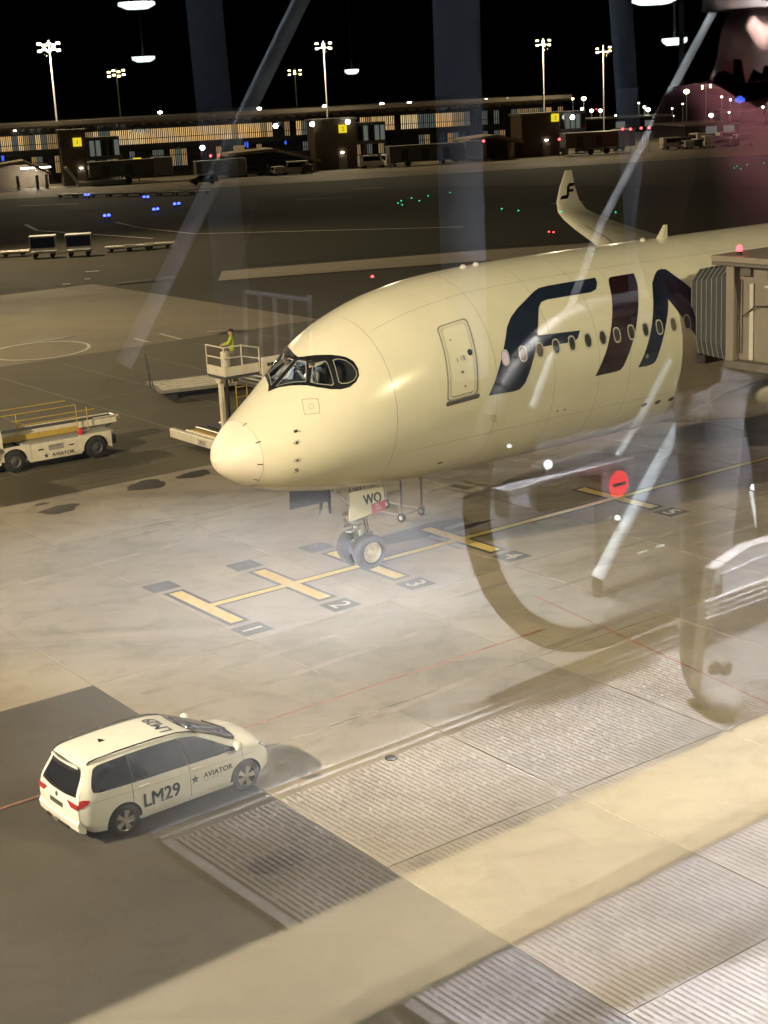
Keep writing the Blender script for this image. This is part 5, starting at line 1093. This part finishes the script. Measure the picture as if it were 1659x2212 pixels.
far_mast(637, 160, 440, 'distant mast with yellow floodlights left of the tall middle mast', 'flood_lamp2', 6, 1.0)
far_mast(1173, 97, 312, 'tall mast with yellow floodlights over the brown tower by the vehicles', 'flood_lamp2', 6, .8, watts=15000)
far_mast(1303, 112, 345, 'tall mast with yellow floodlights right of the third brown tower', 'flood_lamp2', 4, .9, watts=12000)
far_mast(1525, 190, 520, 'far slim mast with pale floodlights above the dark office block', 'flood_lamp2', 4, .9)
far_mast(1288, 235, 560, 'far slim mast carrying a small red lamp', 'red_lamp', 1, .9, 'redtag')
for k, (px, py, mt, s) in enumerate(((1062, 228, 'flood_lamp2', 1.2), (1261, 214, 'flood_lamp2', 1.8), (1257, 236, 'flood_lamp', 1.1), (1278, 240, 'flood_lamp', 1.4), (1297, 240, 'flood_lamp', 1.4), (1236, 254, 'flood_lamp', 1.3), (1483, 199, 'flood_lamp2', 2.0), (1400, 238, 'flood_lamp', 1.6), (1392, 232, 'white_lamp', 1.0), (1412, 256, 'white_lamp', .8), (1536, 250, 'flood_lamp', 1.6), (1559, 210, 'white_lamp', .7), (1578, 216, 'white_lamp', .7), (1475, 225, 'white_lamp', .6), (1452, 235, 'white_lamp', .6), (1380, 223, 'white_lamp', .6), (1330, 250, 'white_lamp', .6), (1648, 232, 'white_lamp', .9), (1237, 214, 'flood_lamp2', 1.0), (1575, 243, 'white_lamp', .6), (1455, 250, 'white_lamp', .5))):
    p = atY(px, py, 430); t = empty('lamp_post', (p.x, p.y, 0), 0, 'single bright lamp post in the scatter beyond the vehicles', 'lamp post', 'scattered lamp posts behind the apron')
    MB().cyl((0, 0, 0), (0, 0, p.z), .14, .09, 8).build('pole', 'grey', t); s *= .72; MB().lathe([(0, .15 * s), (.25 * s, .5 * s), (.6 * s, .5 * s), (.8 * s, .1 * s)], (0, 0, p.z - .3 * s), (0, 0, 1), 10).build('lamp', mt, t)
for px, py, w, h, lb in ((1598, 215, 2.6, 1.6, 'glowing blue cloud shaped sign above the dark shed'), (1376, 259, 1.4, 1.2, 'small glowing blue sign above the low hangar')):
    p = atY(px, py, 425); t = empty('blue_sign', (p.x, p.y, 0), 0, lb, 'sign'); MB().cyl((0, .2, 0), (0, .2, p.z), .12, .12, 8).build('post', 'grey', t); b = MB(); b.lathe([(0, h * .6), (.3, h * .6)], (0, 0, p.z), (0, -1, 0), 14); b.bb((-w / 2, -.28, p.z - h * .4), (w / 2, -.05, p.z + h * .2)); b.build('face', 'blu_sign', t)
# ------------------------------------------------------------------ the hall behind the window: the pane and what it mirrors
PU, PN = Vector((.79, .613, 0)).normalized(), Vector((-.613, .79, 0)).normalized()      # along the facade, out of the building
DP_ = .36; FZ = EYE - 1.5
hall_o = Vector((0, 0, 0)) + PN * DP_                       # foot of the pane opposite the viewer
PYAW = math.atan2(PU.y, PU.x)
def hall(name, label=None, cat=None, group=None, kind=None):
    """local frame: x along the facade, y out of the building (negative inside), z up"""
    o = empty(name, (hall_o.x, hall_o.y, 0), PYAW, label, cat, group)
    if kind: o['kind'] = kind
    return o
def virt(px, py, y):
    """hall point whose mirror image in the pane lies at this pixel, Y metres behind the glass"""
    r = ray(px, py); k = (DP_ + y) / PN.dot(r); p = Vector((0, 0, EYE)) + k * r
    return Vector((p.dot(PU), -y, p.z))
M.update(
    pane=glass_mat('window_glass', (.98, .985, .98), 1.52, 1.25),
    floor_tile=mat('hall_floor', (.07, .068, .066), .85, var=.25, scale=1.2, spec=.12),
    ribbed=mat('ribbed_metal', (.72, .71, .76), .45, metal=.25, var=.12, scale=5),
    groove=mat('groove_dark', (.02, .02, .02), .6),
    oak=mat('pale_oak', (.42, .385, .31), .45, var=.12, scale=4),
    stainless=mat('brushed_stainless', (.32, .325, .34), .38, metal=.4, var=.15, scale=9),
    handrail=mat('handrail_rubber', (.012, .012, .012), .5),
    hallwall=mat('hall_wall', (.02, .02, .022), .9, var=.15, scale=1., spec=.1),
    ceiling=mat('hall_ceiling', (.02, .02, .022), .8),
    column=mat('column_paint', (.36, .41, .50), .5, var=.06, scale=1.),
    hall_lamp=lamp_mat('hall_lamp', (.86, .95, 1.0), 16), sign_red=lamp_mat('no_entry_red', (1.0, .06, .08), 7), led=lamp_mat('led_white', (.9, .95, 1), 14), led_soft=lamp_mat('led_soft', (.9, .95, 1), 5),
    belt_metal=mat('belt_metal', (.26, .25, .25), .5, metal=.2, var=.35, scale=2.2), trim_dull=mat('trim_dull', (.2, .2, .205), .5), jeans=mat('grey_jeans', (.17, .165, .165), .9), newel_white=mat('white_enamel', (.5, .52, .58), .3), newel_steel=mat('newel_steel', (.62, .63, .66), .4, metal=.2, var=.2, scale=14), bright_trim=mat('bright_trim', (.85, .86, .9), .35, metal=.3),
    streak=mat('white_tube', (.80, .83, .85), .35, metal=.2),
    coat=mat('dark_red_coat', (.010, .0015, .002), .95, bump=.3, bscale=25, spec=.08), pale_skin=mat('pale_skin', (.62, .40, .33), .5))
def hb(name, a, c, mt, par=None, ch=0.): return MB().bb(a, c, ch=ch).build(name, mt, par)
LX0, LX1 = -9, 22
wnd = hall('window_wall', 'tall clear window pane the apron is seen through', 'window')
hb('window_pane', (LX0, -.0008, FZ + .1), (LX1, .0008, FZ + 4.2), 'pane', wnd)
hb('floor', (LX0, -14, FZ - .3), (LX1, -.05, FZ), 'floor_tile', hall('hall_floor', kind='structure')); hb('ceiling', (LX0, -14, FZ + 4.25), (LX1, -.02, FZ + 4.5), 'ceiling', hall('hall_ceiling', kind='structure'))
wl_ = hall('hall_wall', kind='structure'); hb('back_wall', (LX0, -14.3, FZ - .3), (LX1, -14.02, FZ + 4.5), 'hallwall', wl_); hb('end_wall', (LX0 - .3, -14.3, FZ - .3), (LX0 - .01, 0, FZ + 4.5), 'hallwall', wl_); hb('end_wall', (LX1 + .01, -14.3, FZ - .3), (LX1 + .3, 0, FZ + 4.5), 'hallwall', wl_)
hb('window_sill', (LX0, -.30, FZ - .3), (LX1, .1, FZ + .09), 'hallwall', wl_); hb('window_head', (LX0, -.2, FZ + 4.21), (LX1, .1, FZ + 4.5), 'hallwall', wl_)
# oak rail along the window
rl = hall('window_rail', 'pale oak leaning rail running along the inside of the window', 'rail'); zr_ = EYE - .5; hb('rail_top', (LX0 + .5, -.363, zr_ - .018), (LX1 - .5, -.257, zr_), 'oak', rl, .01)
hb('rail_bracket', (LX0 + .5, -.345, zr_ - .03), (LX1 - .5, -.32, zr_ - .0185), 'darkgrey', rl)
for x in frange(LX0 + 1, LX1 - 1, 2.4): 
    if not -.8 < x < 3.2: MB().cyl((x, -.32, FZ), (x, -.32, zr_ - .05), .02, .02, 10).build('rail_post', 'stainless', rl)
# moving walkway: ribbed landing plate, balustrades, signs
mw = hall('moving_walkway', 'moving walkway with ribbed steel landing and glass balustrades mirrored in the window', 'moving walkway')
X0 = 1.40; YA, YB = -2.22, -1.02
hb('landing_plate', (X0, YA, FZ + .001), (LX1 - 1, YB + .92, FZ + .004), 'groove', mw)
PT = .0138; n_r = min(int((LX1 - 1 - X0) / PT), 700)
for nm_, mt_, ya, yb in (('landing_ribs', 'ribbed', -1.50, YB + .90), ('belt_ribs', 'belt_metal', YA + .01, -1.52)):
    b = MB()
    for k in range(n_r):
        x = X0 + .004 + k * PT; b.bb((x, ya, FZ + .002), (x + .0085, yb, FZ + .019))
        if k < 400:
            for j in range(int((yb - ya) / .15)): yy = ya + .03 + (j + (.5 if k % 2 else 0)) * .15 + random.uniform(-.02, .02); b.bb((x + .0084, yy, FZ + .004), (x + PT, yy + .010, FZ + .0205))
    tag(b.build(nm_, mt_, mw), kind='stuff')
for k in range(2): hb('edge_trim', (X0 - .02, YA - .03 - k * .035, FZ + .001), (LX1 - 1, YA - .015 - k * .035, FZ + .016), 'trim_dull', mw)
hb('edge_trim', (X0 - .03, YA, FZ + .001), (X0 - .005, YB + .9, FZ + .02), 'trim_dull', mw)
bal_glass = glass_mat('balustrade_glass', (.9, .93, .92), 1.5, 1.6)
def balustrade(y, xs, name='balustrade'):
    base = hb('skirt', (xs + 1.7, y - .06, FZ), (LX1 - 1, y + .06, FZ + .26), 'trim_dull', mw, .01)
    MB().prism([(xs + .15, FZ + .26), (LX1 - 1, FZ + .26), (LX1 - 1, FZ + .88)] + [(xs + .45 + .42 * math.cos(a), FZ + .50 + .38 * math.sin(a)) for a in [PI / 2 + PI * .42 * i / 10 for i in range(11)]], y - .006, y + .006, lambda x, z, d: (x, d, z)).build('glass_panel', bal_glass, mw)
    pts = [(LX1 - 1, y, FZ + .94), (xs + .45, y, FZ + .94)] + [(xs + .45 + .45 * math.cos(a), y, FZ + .50 + .44 * math.sin(a)) for a in [PI / 2 + PI * i / 18 for i in range(19)]] + [(xs + .75, y, FZ + .07)]
    b = MB()
    for p_, q_ in zip(pts[:-1], pts[1:]): b.cyl(p_, q_, .034, .034, 10)
    b.build('handrail', 'handrail', mw, 50)
balustrade(-2.34, 2.38)
def wedge(name, q, y, mt, th=.02, par=None):
    vs = [virt(px, py, y) for px, py in q]; b = MB(); n_ = len(vs); b.add([tuple(v) for v in vs] + [(v.x, v.y - th, v.z) for v in vs], [tuple(range(n_)), tuple(range(2 * n_ - 1, n_ - 1, -1))] + [(i, (i + 1) % n_, n_ + (i + 1) % n_, n_ + i) for i in range(n_)]); return b.build(name, mt, par or mw)
wedge('steel_newel', [(1512, 1492), (1530, 1330), (1545, 1230), (1620, 1180), (1720, 1150), (1900, 1090), (1900, 1420)], 1.02, 'newel_steel', .02)
wedge('newel_inlay', [(1560, 1240), (1640, 1205), (1720, 1180), (1720, 1270), (1560, 1320)], 1.012, 'newel_white', .004)
for k in range(4): wedge('newel_glint', [(1525, 1300 + k * 12), (1900, 1165 + k * 12), (1900, 1168 + k * 12), (1525, 1303 + k * 12)], 1.008, 'bright_trim', .004)  # streaks of reflected light painted as bright strips on the steel
for px in (1541, 1566): v = virt(px, 1443, 1.01); MB().lathe([(0, .012), (.006, .01)], v, (0, 1, 0), 16).build('newel_bolt', 'darkgrey', mw)
wedge('service_cabinet', [(1098, 1062), (1150, 1046), (1370, 990), (1372, 1060), (1330, 1075), (1150, 1122), (1100, 1122)], 2.24, 'stainless', .05)
wedge('cabinet_door', [(1165, 1055), (1300, 1020), (1300, 1075), (1165, 1108)], 2.232, 'groove', .006)
wedge('cabinet_label', [(1105, 1080), (1142, 1072), (1142, 1092), (1105, 1100)], 2.232, 'newel_white', .006)
wedge('cabinet_trim', [(1150, 1044), (1370, 986), (1370, 990), (1150, 1048)], 2.23, 'bright_trim', .006); wedge('cabinet_trim', [(1150, 1122), (1335, 1072), (1335, 1076), (1150, 1126)], 2.23, 'bright_trim', .006)
wedge('hood_cover', [(1165, 1010), (1190, 992), (1300, 975), (1340, 985), (1200, 1026)], 2.30, 'newel_white', .03)
sg_ = virt(1335, 1045, 2.19); b = MB(); b.lathe([(0, .034), (.004, .034)], sg_, (0, 1, 0), 24); s_o = b.build('no_entry_disc', 'sign_red', mw); hb('no_entry_bar', (sg_.x - .022, sg_.y + .0045, sg_.z - .004), (sg_.x + .022, sg_.y + .006, sg_.z + .004), 'black', s_o)
for px, py, y, r in ((1182, 1003, 2.2, .011), (1331, 1118, 2.2, .006), (1098, 963, 2.6, .005), (1625, 1052, 2.3, .008)):
    v = virt(px, py, y); MB().lathe([(0, r), (.006, r), (.012, r * .4)], v, (0, 1, 0), 14).build('skirt_lamp_and_glint', 'led', mw)
# columns and raking struts of the hall roof
def band(name, p0, p1, y, r, label, group, mt='column'):
    a, c = virt(*p0, y), virt(*p1, y); d = (c - a).normalized(); a2, c2 = a - d * .6, c + d * 2.0
    o = hall(name, label, 'column' if name == 'hall_column' else 'strut', group); MB().cyl(a2, c2, r, r, 18).build('shaft', mt, o, 40)
    MB().cyl(a2 - d * .12, a2 + d * .02, r * 1.25, r * 1.25, 18).build('foot', 'darkgrey', o)
band('hall_column', (495, 560), (440, 0), 6.0, .085, 'slim grey hall column mirrored above the service road', 'hall columns')
band('hall_column', (1000, 545), (985, 0), 5.0, .105, 'slim grey hall column mirrored beside the airliner crown', 'hall columns')
band('hall_column', (1372, 480), (1340, 0), 5.5, .06, 'slim grey hall column mirrored beside the winglet', 'hall columns')
band('raking_strut', (400, 515), (650, 0), 5.0, .035, 'raking steel strut mirrored above the cargo loader', 'raking struts', 'streak')
def curved(pts, y, r, label):
    vs = [virt(px, py, y) for px, py in pts]; o = hall('curved_rail', label, 'rail', 'curved white rails of the hall'); b = MB()
    for p_, q_ in zip(vs[:-1], vs[1:]): b.cyl(p_, q_, r, r, 10)
    b.build('tube', 'streak', o, 60); b = MB(); b.cyl(vs[0], (vs[0].x, vs[0].y, FZ), r * .8, r * .8, 10); b.build('post', 'darkgrey', o)
curved([(1150, 880), (1195, 760), (1240, 640), (1300, 480), (1400, 290), (1480, 140), (1560, -10)], 3.4, .014, 'thin curved white rail mirrored across the letter F')
curved([(1290, 1075), (1340, 975), (1390, 889), (1458, 757), (1490, 650), (1505, 580)], 2.9, .013, 'thin curved white rail mirrored across the letter N')
curved([(1290, 1250), (1390, 1060), (1460, 933), (1488, 889), (1554, 757), (1580, 690)], 2.7, .020, 'broad curved white rail mirrored below the boarding bridge')
gs = hall('glass_screen', 'pale framed glass screen mirrored above the cockpit', 'screen')
for px in (528, 560, 592, 626, 668): a_, c_ = virt(px, 638, 5.0), virt(px + 4, 772, 5.0); MB().cyl(a_, c_, .010, .010, 8).build('mullion', 'streak', gs, 40)
for q0, q1 in (((528, 630), (668, 648)), ((532, 772), (672, 782))): MB().cyl(virt(*q0, 5.0), virt(*q1, 5.0), .009, .009, 8).build('frame_rail', 'streak', gs, 40)
vg = [virt(*q, 5.02) for q in ((528, 632), (668, 648), (672, 780), (532, 770))]; MB().add([tuple(v) for v in vg], [(0, 1, 2, 3)]).build('screen_pane', mat('frosted_glass', (.10, .11, .12), .6), gs)
a_ = virt(530, 770, 5.0); MB().cyl(a_, (a_.x, a_.y, FZ), .012, .012, 8).build('leg', 'darkgrey', gs)
for px in (1622, 1640, 1656): a_, c_ = virt(px, 1062, 2.0), virt(px + 14, 1140, 2.0); MB().cyl(a_, c_, .004, .004, 6).build('skirt_lamp_and_glint', 'led_soft', mw)  # glowing tubes added for white glints and the streak below them
# lamps of the hall
def hlamp(px, py, y, r):
    v = virt(px, py, y); o = hall('pendant_lamp', 'flat round white lamp hanging in the hall behind the window', 'lamp', 'pendant lamps of the hall')
    MB().lathe([(-.02, r * .6), (0, r), (.02, r)], v, (0, 0, 1), 24).build('lamp_disc', 'hall_lamp', o, 30); MB().cyl(v + Vector((0, 0, .02)), (v.x, v.y, FZ + 4.24), .008, .008, 6).build('cord', 'blackmatt', o)
for px, py, y, r in ((295, 12, 8, .11), (310, 128, 10, .085), (760, 155, 10, .06), (1457, 90, 6, .075), (1412, 2, 6, .14)): hlamp(px, py, y, r)
def area(name, x, y, z, sx, sy, watts, c=(1, .96, .92), spread=75, tilt=0.):  # panels added out of view to brighten floor, rail, newel and columns
    L = bpy.data.lights.new(name, 'AREA'); L.shape = 'RECTANGLE'; L.size = sx; L.size_y = sy; L.energy = watts; L.color = c; L.spread = math.radians(spread); lo = bpy.data.objects.new(name, L); col.objects.link(lo)
    o = hall('added_ceiling_panel', 'unseen ceiling light panel added to light the hall', 'light', 'ceiling panels of the hall'); hb('housing', (x - sx / 2 - .03, y - sy / 2 - .03, z + .01), (x + sx / 2 + .03, y + sy / 2 + .03, z + .08), 'darkgrey', o); lo.parent = o; lo.location = (x, y, z); lo.rotation_euler = (tilt, 0, 0)
area('added_panel_light', 4.4, -1.3, FZ + 4.1, 3.4, .5, 90, (.93, .93, 1)); area('added_panel_light', .6, -.35, FZ + 4.1, 1.6, .2, 160, (1, .86, .66)); area('added_panel_light', 3.5, -.17, FZ + 4.1, 2.4, .2, 1000, (.95, .94, 1))
area('added_panel_light', 5.9, -.14, FZ + 4.1, 2.2, .15, 500, (.93, .95, 1), 80, -.42); area('added_panel_light', 4.0, -7.2, FZ + 4.1, 6.0, .8, 240, (.80, .90, 1), 180)  # tilted strip added for the newel, wide panel added for the columns
def downlight(px, py, watts, cone, c=(1, .97, .95), zt=FZ):
    g_ = G(px, py, zt); x, y = g_.dot(PU), -(g_.dot(PN) - DP_)
    o = hall('downlight', 'recessed ceiling downlight of the hall behind the viewer', 'light', 'downlights of the hall'); MB().lathe([(0, .09), (.05, .1), (.1, .06)], (x, y, FZ + 4.16), (0, 0, 1), 16).build('trim', 'darkgrey', o, 40)
    L = bpy.data.lights.new('downlight', 'SPOT'); L.energy = watts; L.color = c; L.spot_size = math.radians(cone); L.spot_blend = .9; L.shadow_soft_size = .12; lo = bpy.data.objects.new('downlight', L); col.objects.link(lo); lo.parent = o; lo.location = (x, y, FZ + 4.14)
downlight(1350, 1010, 900, 50, (.97, .98, 1)); downlight(480, 1235, 22000, 33, (.88, .93, 1)); downlight(800, 1450, 12000, 30, (1, .96, .92)); downlight(800, 1200, 8000, 28, (.94, .96, 1)); downlight(1040, 1400, 6500, 34, (.97, .98, 1))
# a traveller beside the window
pv = virt(1615, 55, 1.9)
o = Vector((hall_o.x, hall_o.y, 0)) + PU * pv.x + PN * pv.y
person('person', (o.x, o.y, FZ), PYAW + .25, 'person in dark red coat standing inside beside the window', {}, lambda c: 2 if c.z > 1.53 else (0 if c.z > .85 and c.y < .2 else 1), ['coat', 'jeans', 'pale_skin'], scale=(EYE + .10 - FZ) / 1.62)
L = bpy.data.lights.new('face_fill_light', 'SPOT'); L.energy = 42000; L.color = (1, .93, .97); L.spot_size = math.radians(7.5); L.spot_blend = .6; L.shadow_soft_size = .05; lo = bpy.data.objects.new('face_fill_light', L); col.objects.link(lo)  # added spot with no seen source, brightens the traveller's face
rd = hall('added_face_spot', 'small ceiling spotlight added to brighten the face of the person inside', 'light'); lpos = Vector((pv.x - .1, -.7, FZ + 4.1)); MB().cyl(lpos, lpos + Vector((0, 0, .12)), .05, .05, 14).build('can', 'darkgrey', rd); lo.parent = rd; lo.location = lpos - Vector((0, 0, .02)); lo.rotation_euler = (Vector((pv.x, pv.y + .08, EYE + .10)) - lpos).to_track_quat('-Z', 'Y').to_euler()
dv = virt(1482, 328, 4.5); dsp = hall('display_board', 'small glowing red display board inside the hall', 'display'); rdm = lamp_mat('red_display', (1, .04, .05), 1.6)
for k in range(7): MB().lathe([(0, .016), (.004, .014), (.007, .004)], (dv.x - .10 + k * .033, dv.y, dv.z + (.012 if k % 2 else -.008)), (0, 1, 0), 12).build('red_cell', rdm, dsp)
hb('case', (dv.x - .12, dv.y - .05, dv.z - .06), (dv.x + .12, dv.y - .001, dv.z + .06), 'blackmatt', dsp); MB().cyl((dv.x, dv.y - .03, dv.z + .06), (dv.x, dv.y - .03, FZ + 4.24), .012, .012, 8).build('hanger', 'darkgrey', dsp)

# ------------------------------------------------------------------ labels of look-alikes: tell them apart by their order across the view
ORD = ['leftmost', 'second', 'third', 'fourth', 'fifth', 'sixth', 'seventh', 'eighth', 'ninth', 'tenth', 'eleventh', 'twelfth', 'thirteenth', 'fourteenth', 'fifteenth', 'sixteenth', 'seventeenth', 'eighteenth', 'nineteenth', 'twentieth', 'twenty-first', 'twenty-second']
same = {}
for o in list(col.objects):
    if o.parent is None and o.get('label') and o.get('group'): same.setdefault((o['group'], o['label']), []).append(o)
def sx_(o):
    c = o.children[0]; bpy.context.view_layer.update()
    p = (c.matrix_world @ Vector(c.bound_box[0]) + c.matrix_world @ Vector(c.bound_box[6])) / 2 - Vector((0, 0, EYE)); return p.x / max(.1, p.y)
for (g_, lb), os_ in same.items():
    if len(os_) < 2 or g_ in ('downlights of the hall', 'ceiling panels of the hall'): continue
    ks = {o.name: sx_(o) for o in os_}; os_.sort(key=lambda o: ks[o.name])
    for k, o in enumerate(os_): o['label'] = lb + (', leftmost of its kind' if k == 0 else ', %s from the left' % ORD[k])
